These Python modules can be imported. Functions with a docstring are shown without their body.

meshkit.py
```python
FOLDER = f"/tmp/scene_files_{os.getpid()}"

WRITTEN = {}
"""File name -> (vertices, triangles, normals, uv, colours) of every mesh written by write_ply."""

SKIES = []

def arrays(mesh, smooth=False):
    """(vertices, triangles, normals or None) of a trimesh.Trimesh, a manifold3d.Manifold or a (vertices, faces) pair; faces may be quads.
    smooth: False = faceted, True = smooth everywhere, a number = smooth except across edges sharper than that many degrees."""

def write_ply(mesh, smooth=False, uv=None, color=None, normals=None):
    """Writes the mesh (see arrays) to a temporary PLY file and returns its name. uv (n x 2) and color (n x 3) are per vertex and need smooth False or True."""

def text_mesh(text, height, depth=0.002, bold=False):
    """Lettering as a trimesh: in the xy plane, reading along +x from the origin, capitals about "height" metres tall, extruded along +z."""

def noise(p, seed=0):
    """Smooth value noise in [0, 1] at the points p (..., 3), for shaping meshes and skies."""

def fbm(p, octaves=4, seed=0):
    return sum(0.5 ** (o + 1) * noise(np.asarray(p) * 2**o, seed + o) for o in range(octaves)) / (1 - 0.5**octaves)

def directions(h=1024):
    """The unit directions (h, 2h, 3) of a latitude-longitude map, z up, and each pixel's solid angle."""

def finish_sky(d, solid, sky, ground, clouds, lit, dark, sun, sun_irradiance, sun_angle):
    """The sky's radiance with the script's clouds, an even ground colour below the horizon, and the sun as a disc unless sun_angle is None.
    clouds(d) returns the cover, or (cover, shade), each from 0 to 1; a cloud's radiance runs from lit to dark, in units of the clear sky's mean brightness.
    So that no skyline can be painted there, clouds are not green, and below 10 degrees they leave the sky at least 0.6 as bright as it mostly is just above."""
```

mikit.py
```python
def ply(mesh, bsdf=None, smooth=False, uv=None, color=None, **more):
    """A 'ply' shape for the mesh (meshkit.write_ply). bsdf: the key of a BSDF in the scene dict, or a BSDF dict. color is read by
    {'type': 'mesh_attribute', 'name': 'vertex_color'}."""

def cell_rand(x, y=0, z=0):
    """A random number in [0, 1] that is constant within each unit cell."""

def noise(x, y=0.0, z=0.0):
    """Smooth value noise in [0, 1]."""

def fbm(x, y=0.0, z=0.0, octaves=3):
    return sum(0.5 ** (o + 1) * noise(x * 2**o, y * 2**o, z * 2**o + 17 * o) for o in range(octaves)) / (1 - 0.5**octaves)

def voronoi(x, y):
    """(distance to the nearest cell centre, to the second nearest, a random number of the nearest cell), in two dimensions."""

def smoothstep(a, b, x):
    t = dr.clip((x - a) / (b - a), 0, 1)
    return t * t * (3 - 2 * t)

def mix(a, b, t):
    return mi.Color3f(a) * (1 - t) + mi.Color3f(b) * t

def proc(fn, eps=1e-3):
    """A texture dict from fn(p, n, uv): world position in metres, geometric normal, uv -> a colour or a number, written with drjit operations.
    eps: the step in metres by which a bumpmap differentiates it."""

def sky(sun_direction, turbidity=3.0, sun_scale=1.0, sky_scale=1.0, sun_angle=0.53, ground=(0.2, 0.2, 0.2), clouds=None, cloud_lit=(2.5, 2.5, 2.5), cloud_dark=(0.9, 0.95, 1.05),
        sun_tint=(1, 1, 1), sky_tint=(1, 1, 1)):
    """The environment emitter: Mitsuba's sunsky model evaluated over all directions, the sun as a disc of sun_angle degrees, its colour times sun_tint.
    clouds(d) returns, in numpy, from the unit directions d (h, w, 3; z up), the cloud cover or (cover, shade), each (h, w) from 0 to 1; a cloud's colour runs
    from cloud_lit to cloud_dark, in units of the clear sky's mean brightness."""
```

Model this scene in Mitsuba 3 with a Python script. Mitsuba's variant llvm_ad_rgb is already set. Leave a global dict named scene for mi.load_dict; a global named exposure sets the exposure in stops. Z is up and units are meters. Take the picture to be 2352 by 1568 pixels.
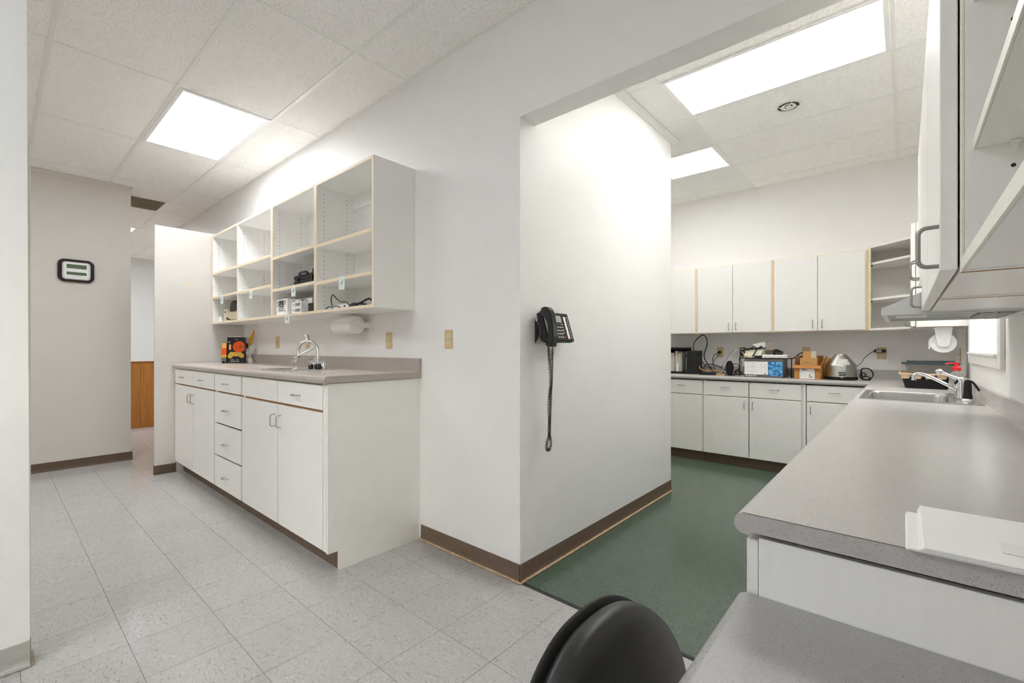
import math, random
import numpy as np, trimesh, shapely, mitsuba as mi, drjit as dr
import shapely.geometry as sg
import mikit, meshkit
from mikit import proc, noise, fbm, voronoi, cell_rand, smoothstep, mix

scene, labels = {}, {}
RS = np.random.RandomState(7)
T = mi.ScalarTransform4f

# ------------------------------------------------------------------ camera
YAW = math.radians(40.95)
cam_pos = [0.0, 0.0, 1.24]
look = [-math.sin(YAW), math.cos(YAW), 0.0]
scene['camera'] = {'type': 'perspective', 'fov': 2 * math.degrees(math.atan(1176 / 1039.0)), 'fov_axis': 'x',
                   'principal_point_offset_x': 0.0, 'principal_point_offset_y': -14.5 / 1568, 'near_clip': 0.02, 'far_clip': 100.0,
                   'to_world': T().look_at(origin=cam_pos, target=[look[0], look[1], 1.24], up=[0, 0, 1])}
exposure = 0.15
LAMP = [12.3, 12.75, 13.4]          # radiance of the fluorescent troffer diffusers
sky_dict = mikit.sky([0.6, -0.5, 0.62], turbidity=6.0, sun_scale=0.0, sky_scale=31.0, ground=(0.5, 0.5, 0.48), sky_tint=(1.03, 1.02, 1.0))
sky_dict['sampling_weight'] = 0.6
scene['sky'] = sky_dict

# ------------------------------------------------------------------ materials
def P(name, col, rough=0.5, metal=0.0, spec=0.5, bump=None, bscale=0.0, **kw):
    c = col if isinstance(col, dict) else {'type': 'rgb', 'value': list(col)}
    d = {'type': 'principled', 'base_color': c, 'roughness': rough, 'metallic': metal, 'specular': spec, **kw}
    if bump is not None:
        d = {'type': 'bumpmap', 'arbitrary': proc(bump), 'scale': bscale, 'bsdf': d}
    scene[name] = {'type': 'twosided', 'bsdf': d}
    return name

def D(name, col):
    c = col if isinstance(col, dict) else {'type': 'rgb', 'value': list(col)}
    scene[name] = {'type': 'twosided', 'bsdf': {'type': 'diffuse', 'reflectance': c}}
    return name

WALLC = (0.84, 0.825, 0.80)
P('m_wall', proc(lambda p, n, uv: mi.Color3f(WALLC) * (0.985 + 0.03 * fbm(p.x * 9, p.y * 9, p.z * 9))), 0.45, spec=0.32)
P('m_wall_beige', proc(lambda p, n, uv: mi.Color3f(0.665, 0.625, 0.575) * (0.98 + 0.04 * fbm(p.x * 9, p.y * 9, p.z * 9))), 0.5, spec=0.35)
D('m_wall_far', (0.82, 0.82, 0.80))

def fissures(p, scale, dens, base, dark):
    out = mi.Float(0)
    for k, (ox, oy, rot) in enumerate(((0.0, 0.0, 0.3), (0.37, 0.71, 1.1))):
        x = (p.x * math.cos(rot) + p.y * math.sin(rot)) / scale + ox
        y = (-p.x * math.sin(rot) + p.y * math.cos(rot)) / scale + oy
        i, j = dr.floor(x), dr.floor(y)
        on = cell_rand(i, j, 11 + k) < dens
        a = cell_rand(i, j, 21 + k) * 3.1416
        cx, cy = 0.35 + 0.3 * cell_rand(i, j, 31 + k), 0.35 + 0.3 * cell_rand(i, j, 41 + k)
        dx, dy = x - i - cx, y - j - cy
        u, v = dx * dr.cos(a) + dy * dr.sin(a), -dx * dr.sin(a) + dy * dr.cos(a)
        ln = 0.10 + 0.2 * cell_rand(i, j, 51 + k)
        m = dr.square(u / ln) + dr.square(v / 0.10)
        out = dr.maximum(out, dr.select(on & (m < 1), 1.0 - 0.4 * m, 0.0))
    return mix(base, dark, out * 0.95)

P('m_tile_ceiling', proc(lambda p, n, uv: fissures(p, 0.0118, 0.50, (0.90, 0.875, 0.83), (0.27, 0.25, 0.215))), 0.9, spec=0.1)
P('m_tile_ceiling_white', proc(lambda p, n, uv: fissures(p, 0.0118, 0.50, (0.90, 0.885, 0.845), (0.26, 0.24, 0.205))), 0.9, spec=0.1)
P('m_tile_smooth', (0.80, 0.795, 0.76), 0.7, spec=0.2)
P('m_tbar', (0.80, 0.785, 0.745), 0.4)
P('m_troffer_frame', (0.84, 0.83, 0.80), 0.35)
D('m_diffuser', (0.8, 0.8, 0.8))

def vct(p, n, uv):
    i, j = dr.floor((p.x + 2.4555) / 0.3048), dr.floor((p.y - 0.3784) / 0.3048)
    odd = (i + j) - 2 * dr.floor((i + j) * 0.5)
    flip = odd > 0.5
    u, v = dr.select(flip, p.x, p.y), dr.select(flip, p.y, p.x)
    r = cell_rand(i, j, 3)
    s1 = noise(u * 70 + 31 * r, v * 330, 1.3)
    s2 = noise(u * 85 + 17, v * 340 + 50 * r, 7.7)
    s3 = fbm(p.x * 120, p.y * 120, 2.0)
    c = mix((0.375, 0.365, 0.35), (0.42, 0.41, 0.395), s3)
    c = mix(c, (0.22, 0.21, 0.195), smoothstep(0.64, 0.86, s1) * 0.75)
    c = mix(c, (0.53, 0.52, 0.505), smoothstep(0.66, 0.88, s2) * 0.6)
    return c * (0.97 + 0.06 * r)
P('m_vct', proc(vct), 0.17, spec=0.5)
P('m_grout', (0.20, 0.185, 0.165), 0.7)

def greenfloor(p, n, uv):
    f1, f2, r = voronoi(p.x * 400, p.y * 400)
    g = mix((0.046, 0.082, 0.060), (0.078, 0.122, 0.086), noise(p.x * 500, p.y * 500, 3.0))
    g = dr.select(r > 0.80, mi.Color3f(0.15, 0.17, 0.125), g)
    g = dr.select(r < 0.20, mi.Color3f(0.02, 0.036, 0.03), g)
    return g
P('m_green', proc(greenfloor), 0.22, spec=0.5)

def laminate_gray(p, n, uv):
    r1 = noise(p.x * 620, p.y * 620, p.z * 620)
    r2 = noise(p.x * 900 + 9, p.y * 900, p.z * 900)
    c = mix((0.405, 0.385, 0.365), (0.515, 0.492, 0.47), r2)
    c = mix(c, (0.25, 0.235, 0.225), smoothstep(0.68, 0.86, r1) * 0.8)
    return c
P('m_counter', proc(laminate_gray), 0.27, spec=0.5)
def laminate_edge(p, n, uv):
    r1 = noise(p.x * 800, p.y * 800, p.z * 800)
    r2 = noise(p.x * 1100 + 9, p.y * 1100, p.z * 1100)
    c = mix((0.27, 0.263, 0.257), (0.365, 0.357, 0.35), r2)
    return mix(c, (0.12, 0.115, 0.11), smoothstep(0.64, 0.85, r1) * 0.65)
P('m_desk', proc(laminate_edge), 0.28, spec=0.5)
def laminate_brown(p, n, uv):
    r1 = noise(p.x * 520, p.y * 520, p.z * 520)
    r2 = noise(p.x * 800 + 9, p.y * 800, p.z * 800)
    c = mix((0.36, 0.315, 0.28), (0.47, 0.42, 0.38), r2)
    return mix(c, (0.21, 0.175, 0.15), smoothstep(0.68, 0.85, r1) * 0.55)
P('m_counter_left', proc(laminate_brown), 0.25, spec=0.5)

CABC = (0.85, 0.835, 0.80)
P('m_cab', proc(lambda p, n, uv: mi.Color3f(CABC) * (0.99 + 0.02 * noise(p.x * 160, p.y * 160, p.z * 7))), 0.36, spec=0.45)
P('m_cab_inner', (0.82, 0.80, 0.765), 0.5, spec=0.35)
P('m_edge_band', proc(lambda p, n, uv: mi.Color3f(0.80, 0.665, 0.475) * (0.95 + 0.1 * noise(p.x * 60, p.y * 60, p.z * 60))), 0.45)
P('m_panel_cream', (0.70, 0.665, 0.615), 0.4, spec=0.4)
P('m_edge_cream', (0.77, 0.755, 0.67), 0.45)
P('m_particle', proc(lambda p, n, uv: mix((0.30, 0.155, 0.06), (0.42, 0.24, 0.11), noise(p.x * 300, p.y * 300, p.z * 300))), 0.8)
P('m_dark_gap', (0.03, 0.025, 0.02), 0.8)
P('m_nickel', (0.52, 0.50, 0.47), 0.32, metal=1.0)
P('m_pull_gray', (0.33, 0.325, 0.31), 0.38, metal=0.85)
P('m_chrome', (0.80, 0.80, 0.80), 0.08, metal=1.0)
P('m_steel', proc(lambda p, n, uv: mi.Color3f(0.60, 0.585, 0.56) * (0.92 + 0.16 * noise(p.x * 30, p.y * 500, p.z * 100))), 0.28, metal=1.0)
P('m_alu', proc(lambda p, n, uv: mi.Color3f(0.62, 0.60, 0.56) * (0.92 + 0.16 * noise(p.x * 20, p.y * 20, p.z * 700))), 0.36, metal=1.0)
P('m_base_brown', proc(lambda p, n, uv: mi.Color3f(0.125, 0.086, 0.06) * (0.9 + 0.2 * fbm(p.x * 40, p.y * 40, p.z * 40))), 0.5, spec=0.3)
P('m_base_gray', proc(lambda p, n, uv: mix((0.35, 0.335, 0.31), (0.47, 0.455, 0.43), fbm(p.x * 14, p.y * 14, p.z * 50))), 0.45)
P('m_base_tan', proc(lambda p, n, uv: mix((0.20, 0.165, 0.12), (0.34, 0.29, 0.22), fbm(p.x * 60, p.y * 60, p.z * 60))), 0.5)
P('m_base_worn', proc(lambda p, n, uv: mix((0.36, 0.22, 0.12), (0.58, 0.43, 0.28), noise(p.x * 90, p.y * 90, p.z * 90))), 0.6)
P('m_transition', (0.02, 0.019, 0.018), 0.5)
P('m_plate', (0.60, 0.455, 0.235), 0.4)
P('m_plate_dark', (0.47, 0.355, 0.18), 0.45)
P('m_screw', (0.35, 0.27, 0.14), 0.4)
P('m_black', (0.009, 0.0085, 0.0085), 0.35, spec=0.3)
P('m_black_soft', (0.011, 0.0105, 0.01), 0.5, spec=0.3)
P('m_black_gloss', (0.012, 0.011, 0.011), 0.15)
P('m_leather', proc(lambda p, n, uv: mi.Color3f(0.013, 0.0125, 0.012) * (0.9 + 0.2 * noise(p.x * 300, p.y * 300, p.z * 300))), 0.38, spec=0.55,
  bump=lambda p, n, uv: noise(p.x * 420, p.y * 420, p.z * 420), bscale=0.00025)
P('m_white', (0.82, 0.81, 0.78), 0.4)
P('m_white_gloss', (0.84, 0.83, 0.80), 0.2)
P('m_paper', (0.86, 0.855, 0.83), 0.7, spec=0.2)
P('m_hood', (0.66, 0.665, 0.65), 0.3)
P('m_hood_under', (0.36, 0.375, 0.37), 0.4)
P('m_mesh', proc(lambda p, n, uv: mix((0.10, 0.095, 0.085), (0.42, 0.40, 0.36), smoothstep(0.45, 0.6, noise(p.x * 240, p.y * 240, 1.0)))), 0.5, metal=0.5)
P('m_lens', (0.80, 0.78, 0.74), 0.2)
def woodpanel(p, n, uv):
    g = fbm(p.y * 22, p.z * 2.2, 3.0)
    w = noise(p.y * 130, p.z * 5, 1.0)
    return mix((0.50, 0.17, 0.025), (0.66, 0.29, 0.06), g) * (0.86 + 0.25 * w)
P('m_wood', proc(woodpanel), 0.35)
P('m_wood_dark', (0.30, 0.11, 0.025), 0.4)
P('m_grille', proc(lambda p, n, uv: mix((0.30, 0.25, 0.15), (0.52, 0.47, 0.35), fbm(p.x * 7, p.y * 7, 2.0)) * (0.8 + 0.4 * noise(p.x * 220, p.y * 220, 0.5))), 0.7)
P('m_clock_frame', proc(lambda p, n, uv: mix((0.012, 0.008, 0.007), (0.028, 0.014, 0.010), noise(p.y * 12, p.z * 40, 1.0))), 0.3, spec=0.25)
P('m_clock_face', (0.68, 0.67, 0.66), 0.35)
P('m_lcd', proc(lambda p, n, uv: mix((0.075, 0.125, 0.065), (0.11, 0.17, 0.085), noise(p.y * 60, p.z * 60, 4.0))), 0.2)
P('m_lcd_phone', (0.42, 0.455, 0.385), 0.25)
P('m_seam_light', (0.35, 0.33, 0.31), 0.4)
P('m_silver', (0.62, 0.61, 0.60), 0.3, metal=0.7)
P('m_key', (0.50, 0.49, 0.47), 0.45)
P('m_red', (0.62, 0.015, 0.012), 0.3)
P('m_orange', (0.72, 0.085, 0.01), 0.5, spec=0.25)
P('m_orange_light', (0.80, 0.36, 0.08), 0.4)
P('m_yellow', proc(lambda p, n, uv: mix((0.46, 0.26, 0.015), (0.66, 0.42, 0.05), noise(p.x * 200, p.y * 200, p.z * 200))), 0.6)
P('m_amber', (0.72, 0.33, 0.02), 0.35)
P('m_cardboard', proc(lambda p, n, uv: mix((0.42, 0.185, 0.05), (0.52, 0.25, 0.08), noise(p.x * 25, p.y * 25, p.z * 120))), 0.75, spec=0.2)
P('m_cardboard_light', (0.56, 0.31, 0.115), 0.75, spec=0.2)
P('m_cardboard_in', (0.20, 0.09, 0.035), 0.85, spec=0.1)
P('m_ink', (0.05, 0.05, 0.052), 0.6)
P('m_ink_soft', (0.34, 0.34, 0.35), 0.6)
P('m_ink_red', (0.60, 0.30, 0.29), 0.6)
def sponge_print(p, n, uv):
    f1, f2, r = voronoi(p.x * 44, p.z * 62)
    c = mix((0.012, 0.11, 0.34), (0.07, 0.46, 0.80), r)
    c = mix(c, (0.55, 0.82, 0.95), smoothstep(0.55, 0.9, noise(p.x * 90, p.z * 120, 5.0)) * smoothstep(0.15, 0.6, r))
    return mix((0.01, 0.06, 0.18), c, smoothstep(-0.02, 0.14, f2 - f1))
P('m_blue_print', proc(sponge_print), 0.3)
P('m_box_gray', (0.12, 0.115, 0.115), 0.4)
P('m_beige_plastic', (0.62, 0.52, 0.35), 0.4)
P('m_cream_plastic', (0.70, 0.64, 0.48), 0.4)
P('m_tray_beige', (0.72, 0.53, 0.34), 0.4)
P('m_lid_gray', (0.032, 0.044, 0.048), 0.4)
scene['m_clear'] = {'type': 'principledthin', 'base_color': {'type': 'rgb', 'value': [0.93, 0.92, 0.89]}, 'roughness': 0.15, 'spec_trans': 0.75, 'diff_trans': 0.8, 'eta': 1.3}
scene['m_glass'] = {'type': 'thindielectric', 'int_ior': 1.5}
scene['m_crystal'] = {'type': 'dielectric', 'int_ior': 1.49}
P('m_tag', (0.66, 0.74, 0.68), 0.6)
P('m_blind', (0.85, 0.85, 0.84), 0.4)
P('m_window_frame', (0.78, 0.76, 0.72), 0.4)
P('m_paper_tan', proc(lambda p, n, uv: mix((0.40, 0.33, 0.25), (0.80, 0.76, 0.70), noise(p.x * 420, 1.0, p.z * 3))), 0.7)
P('m_towel', proc(lambda p, n, uv: mi.Color3f(0.82, 0.80, 0.77) * (0.95 + 0.06 * noise(p.x * 300, p.y * 300, p.z * 300))), 0.95, spec=0.05)

# ------------------------------------------------------------------ mesh helpers
def bx(x0, x1, y0, y1, z0, z1, c=0.0012):
    """box with chamfered edges"""
    x0, x1 = min(x0, x1), max(x0, x1); y0, y1 = min(y0, y1), max(y0, y1); z0, z1 = min(z0, z1), max(z0, z1)
    c = min(c, 0.3 * min(x1 - x0, y1 - y0, z1 - z0))
    if c <= 0:
        return trimesh.creation.box(bounds=[[x0, y0, z0], [x1, y1, z1]])
    pts = []
    for X, sx in ((x0, 1), (x1, -1)):
        for Y, sy in ((y0, 1), (y1, -1)):
            for Z, sz in ((z0, 1), (z1, -1)):
                pts += [[X, Y + sy * c, Z + sz * c], [X + sx * c, Y, Z + sz * c], [X + sx * c, Y + sy * c, Z]]
    return trimesh.convex.convex_hull(np.array(pts))

def pb(x0, x1, y0, y1, z0, z1):
    return trimesh.creation.box(bounds=[[min(x0, x1), min(y0, y1), min(z0, z1)], [max(x0, x1), max(y0, y1), max(z0, z1)]])

def cat(*ms):
    L = []
    for m in ms:
        L += list(m) if isinstance(m, (list, tuple)) else [m]
    return trimesh.util.concatenate(L)

def M4(R=None, t=(0, 0, 0)):
    m = np.eye(4)
    if R is not None: m[:3, :3] = R
    m[:3, 3] = t
    return m

def moved(m, t=(0, 0, 0), rz=0.0, rx=0.0, ry=0.0):
    m = m.copy()
    for a, ax in ((rx, [1, 0, 0]), (ry, [0, 1, 0]), (rz, [0, 0, 1])):
        if a: m.apply_transform(trimesh.transformations.rotation_matrix(a, ax))
    m.apply_translation(t)
    return m

def spline(pts, n=8):
    p = np.asarray(pts, float)
    if len(p) < 3: return p
    q = np.vstack([2 * p[0] - p[1], p, 2 * p[-1] - p[-2]])
    out = []
    for i in range(1, len(q) - 2):
        a, b, c, d = q[i - 1:i + 3]
        for t in np.linspace(0, 1, n, endpoint=False):
            out.append(0.5 * (2 * b + (c - a) * t + (2 * a - 5 * b + 4 * c - d) * t * t + (3 * b - a - 3 * c + d) * t ** 3))
    out.append(p[-1])
    return np.array(out)

def tube(pts, r, sides=8, smooth=0):
    r = np.asarray(r, float)
    if smooth and r.ndim: r = np.interp(np.linspace(0, len(r) - 1, (len(pts) - 1) * smooth + 1), np.arange(len(r)), r)
    p = spline(pts, smooth) if smooth else np.asarray(pts, float)
    keep = [0] + [i for i in range(1, len(p)) if np.linalg.norm(p[i] - p[i - 1]) > 1e-6]
    p = p[keep]
    if r.ndim: r = r[keep]
    n = len(p)
    t = np.gradient(p, axis=0); t /= np.linalg.norm(t, axis=1, keepdims=True) + 1e-12
    u = np.cross(t[0], [0.31, 0.17, 0.93]); u /= np.linalg.norm(u)
    rad = np.broadcast_to(np.asarray(r, float), (n,))
    ang = np.arange(sides) * 2 * np.pi / sides
    V = []
    for i in range(n):
        u = u - t[i] * (u @ t[i]); u /= np.linalg.norm(u)
        w = np.cross(t[i], u)
        V.append(p[i] + rad[i] * (np.cos(ang)[:, None] * u + np.sin(ang)[:, None] * w))
    V = np.vstack(V + [p[:1], p[-1:]])
    F = []
    for i in range(n - 1):
        for k in range(sides):
            a, b = i * sides + k, i * sides + (k + 1) % sides
            F += [[a, b, b + sides], [a, b + sides, a + sides]]
    for k in range(sides):
        F += [[n * sides, (k + 1) % sides, k], [n * sides + 1, (n - 1) * sides + k, (n - 1) * sides + (k + 1) % sides]]
    return trimesh.Trimesh(V, F, process=False)

def lathe(prof, sides=32, at=(0, 0, 0)):
    m = trimesh.creation.revolve(np.asarray(prof, float), sections=sides)
    m.apply_translation(at)
    return m

def cyl(p0, p1, r, sides=24, r1=None):
    p0, p1 = np.asarray(p0, float), np.asarray(p1, float)
    d = p1 - p0; L = np.linalg.norm(d)
    r1 = r if r1 is None else r1
    m = lathe([[0, 0], [r, 0], [r1, L], [0, L]], sides)
    m.apply_transform(trimesh.geometry.align_vectors([0, 0, 1], d / L))
    m.apply_translation(p0)
    return m

def prism(poly, depth, plane='xy', at=0.0):
    """polygon (a, b) extruded: plane 'xy' along z, 'yz' along x, 'xz' along y, from at to at+depth"""
    if not isinstance(poly, sg.Polygon): poly = sg.Polygon(poly)
    m = trimesh.creation.extrude_polygon(poly, depth, engine='earcut')
    v = m.vertices.copy()
    if plane == 'xy': m.vertices = np.c_[v[:, 0], v[:, 1], v[:, 2] + at]
    if plane == 'yz': m.vertices = np.c_[v[:, 2] + at, v[:, 0], v[:, 1]]
    if plane == 'xz':
        m.vertices = np.c_[v[:, 0], v[:, 2] + at, v[:, 1]]
        m.invert()
    return m

def rrect(x0, x1, y0, y1, r, n=6):
    return sg.box(x0 + r, y0 + r, x1 - r, y1 - r).buffer(r, quad_segs=n)

def diff(a, b):
    return trimesh.boolean.difference([a, b], engine='manifold')

def ball(c, r, s=(1, 1, 1), sub=2):
    m = trimesh.creation.icosphere(subdivisions=sub, radius=r)
    m.vertices = m.vertices * np.asarray(s) + np.asarray(c)
    return m

# ------------------------------------------------------------------ registry
used = {}
def key(name, parent=None):
    k = (parent + '__' if parent else '') + name
    n = used.get(k, -1) + 1
    used[k] = n
    return k if n == 0 else f'{k}_{n:03d}'

def obj(name, mesh, mat, parent=None, smooth=False, label=None, kind=None, **more):
    k = key(name, parent)
    scene[k] = mikit.ply(mesh, mat, smooth, **more)
    if label or kind:
        labels[k] = {}
        if label: labels[k]['label'] = label
        if kind: labels[k]['kind'] = kind
    return k

def again(name, shape, parent=None, t=(0, 0, 0), M=None):
    k = key(name, parent)
    scene[k] = {**shape, 'to_world': T(M) if M is not None else T().translate(list(t))}
    return k

def thing(name, label, category, group=None):
    k = key(name)
    labels[k] = {'label': label, 'category': category}
    if group: labels[k]['group'] = group
    return k

def single(name, mesh, mat, label, category, group=None, smooth=False):
    k = key(name)
    scene[k] = mikit.ply(mesh, mat, smooth)
    labels[k] = {'label': label, 'category': category}
    if group: labels[k]['group'] = group
    return k

def struct(name, mesh, mat, label=None, smooth=False):
    k = key(name)
    scene[k] = mikit.ply(mesh, mat, smooth)
    labels[k] = {'kind': 'structure', **({'label': label} if label else {})}
    return k

# ------------------------------------------------------------------ main dimensions
ZL, ZR = 3.018, 3.04              # ceiling heights of the two rooms
YA = 1.829                        # long wall with the sink cabinet
XP = -1.531                       # wall with the telephone
XR, YF = 0.35, 5.64               # right and far wall of the lab
HB = 2.458                        # underside of the header
CT = 0.938                        # lab worktop height
BIG = 3.3

# ------------------------------------------------------------------ floors
struct('floor', pb(-12.0, 0.6, -3.0, 1.835, -0.15, -0.0035), 'm_grout', 'grey vinyl tile floor of the corridor room')
S = 0.3048
tile_shape = mikit.ply(bx(0.0006, S - 0.0006, 0.0006, S - 0.0006, -0.003, 0.0, 0.0007), 'm_vct')
gx, gy = -2.4555, 0.3784
def depth_of(x, y): return -x * math.sin(YAW) + y * math.cos(YAW)
def visible(x, y):
    d = depth_of(x, y)
    if d < 0.4: return False
    u = 1176 + 1039 * (x * math.cos(YAW) + y * math.sin(YAW)) / d
    v = 798.5 + 1039 * 1.24 / d
    return -150 < u < 1650 and v < 1750
cand = []
far_tiles = []
for i in range(-31, 9):
    for j in range(-11, 5):
        x0, y0 = gx + i * S, gy + j * S
        if x0 > 0.34: continue
        y1 = min(y0 + S, YA)
        if y1 - y0 < 0.02: continue
        vis = visible(x0 + S / 2, y0 + S / 2) and x0 > -8.9 and not (x0 < -2.9 and y0 < -0.1)
        cand.append((0 if vis else 1, depth_of(x0 + S / 2, y0 + S / 2) if vis else 0, i, j, x0, y0, y1))
cand.sort()
nt = 0
for vis, d, i, j, x0, y0, y1 in cand:
    full = y1 - y0 > S - 1e-4
    if vis == 0 and nt < 290:
        nt += 1
        if full: again('tile', tile_shape, 'floor', (x0, y0, 0))
        else: obj('tile', bx(x0 + 0.0006, x0 + S - 0.0006, y0 + 0.0006, y1, -0.003, 0.0, 0.0007), 'm_vct', 'floor')
    else:
        far_tiles.append(pb(x0 + 0.0006, x0 + S - 0.0006, y0 + 0.0006, y1, -0.003, 0.0))
obj('tile_field', cat(far_tiles), 'm_vct', 'floor', kind='stuff')
struct('floor', pb(-11.6, -8.35, 1.835, 3.4, -0.15, -0.0035), 'm_vct', 'grey vinyl floor behind the partition panel')
struct('floor', pb(-3.2, 0.6, 1.835, 5.8, -0.15, 0.0), 'm_green', 'green speckled sheet vinyl floor of the lab room')
single('transition_strip', prism([(1.822, 0), (1.848, 0), (1.842, 0.005), (1.828, 0.005)], 0.35 - XP - 0.03, 'yz', XP + 0.02), 'm_transition',
       'black rubber strip between the grey tiles and the green floor', 'floor strip')

# ------------------------------------------------------------------ walls
struct('wall_back', cat(pb(-8.35, XP, YA, YA + 0.131, 0, ZL + 0.1)), 'm_wall', 'long white wall behind the sink cabinet')
struct('wall_header', cat(pb(XP, XR, YA, YA + 0.131, HB, ZL + 0.15)), 'm_wall', 'white header above the wide opening into the lab')
struct('wall_closet', cat(pb(-3.1, XP, YA + 0.131, 3.868, 0, ZR + 0.1)), 'm_wall', 'white wall with the telephone')
struct('wall_far', pb(-3.2, XR + 0.1, YF, YF + 0.12, 0, ZR + 0.1), 'm_wall', 'white far wall of the lab behind the counter')
struct('wall_lab_left', pb(-3.2, -3.1, 3.868, YF, 0, ZR + 0.1), 'm_wall')
WY0, WY1, WZ0, WZ1 = 3.14, 4.36, 1.165, 2.10   # window opening
RW0, RW1, RWZ0, RWZ1 = -1.95, -0.65, 1.05, 2.25   # unseen window added beside the camera for side light
rw = [pb(XR, XR + 0.14, -3.0, RW0, 0, 3.15), pb(XR, XR + 0.14, RW0, RW1, 0, RWZ0), pb(XR, XR + 0.14, RW0, RW1, RWZ1, 3.15), pb(XR, XR + 0.14, RW1, WY0, 0, 3.15),
      pb(XR, XR + 0.14, WY1, YF, 0, 3.15), pb(XR, XR + 0.14, WY0, WY1, 0, WZ0), pb(XR, XR + 0.14, WY0, WY1, WZ1, 3.15)]
struct('wall_right', cat(rw), 'm_wall', 'white right wall with the window')
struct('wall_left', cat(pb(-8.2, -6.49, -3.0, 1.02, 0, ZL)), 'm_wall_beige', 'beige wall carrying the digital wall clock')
# wall end in the foreground: upright leans a centimetre
wend = trimesh.convex.convex_hull(np.array([[x, y, z] for x in (-2.58, -2.70) for (y, z) in ((-3.0, 0), (-3.0, 3.018), (0.100, 0), (0.100, 0.25), (0.089, 1.3), (0.090, 3.018))]))
wk = struct('wall_front', wend, 'm_wall', 'white wall end in the left foreground')
struct('trim_1', bx(-2.67, -2.60, 0.02, 0.1035, 0.09, 2.045, 0.004), 'm_edge_cream', 'cream corner strip on the foreground wall end')
struct('wall_rear', pb(-12.0, 0.6, -3.1, -3.0, 0, 3.15), 'm_wall')
struct('wall_hall_side', pb(-11.6, -8.35, 3.3, 3.4, 0, ZL + 0.1), 'm_wall_far')
struct('wall_hall_right', pb(-8.35, -8.25, YA + 0.131, 3.4, 0, ZL + 0.1), 'm_wall_far')
struct('wall_hall_end', pb(-11.6, -11.5, -3.0, 3.3, 0, ZL + 0.1), 'm_wall_far', 'bright white end wall of the hall')
pw = struct('wall_half', pb(-9.07, -8.965, -3.0, 3.3, 0, 1.005), 'm_wall', 'wood panelled half wall in the hall')
y = 0.30
while y < 2.6:
    obj('panel', bx(-8.965, -8.95, y + 0.001, y + 0.405, 0.0, 1.008, 0.002), 'm_wood', pw); y += 0.407
obj('cap', bx(-9.09, -8.935, 0.0, 3.299, 1.008, 1.03, 0.003), 'm_wood_dark', pw)

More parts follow.
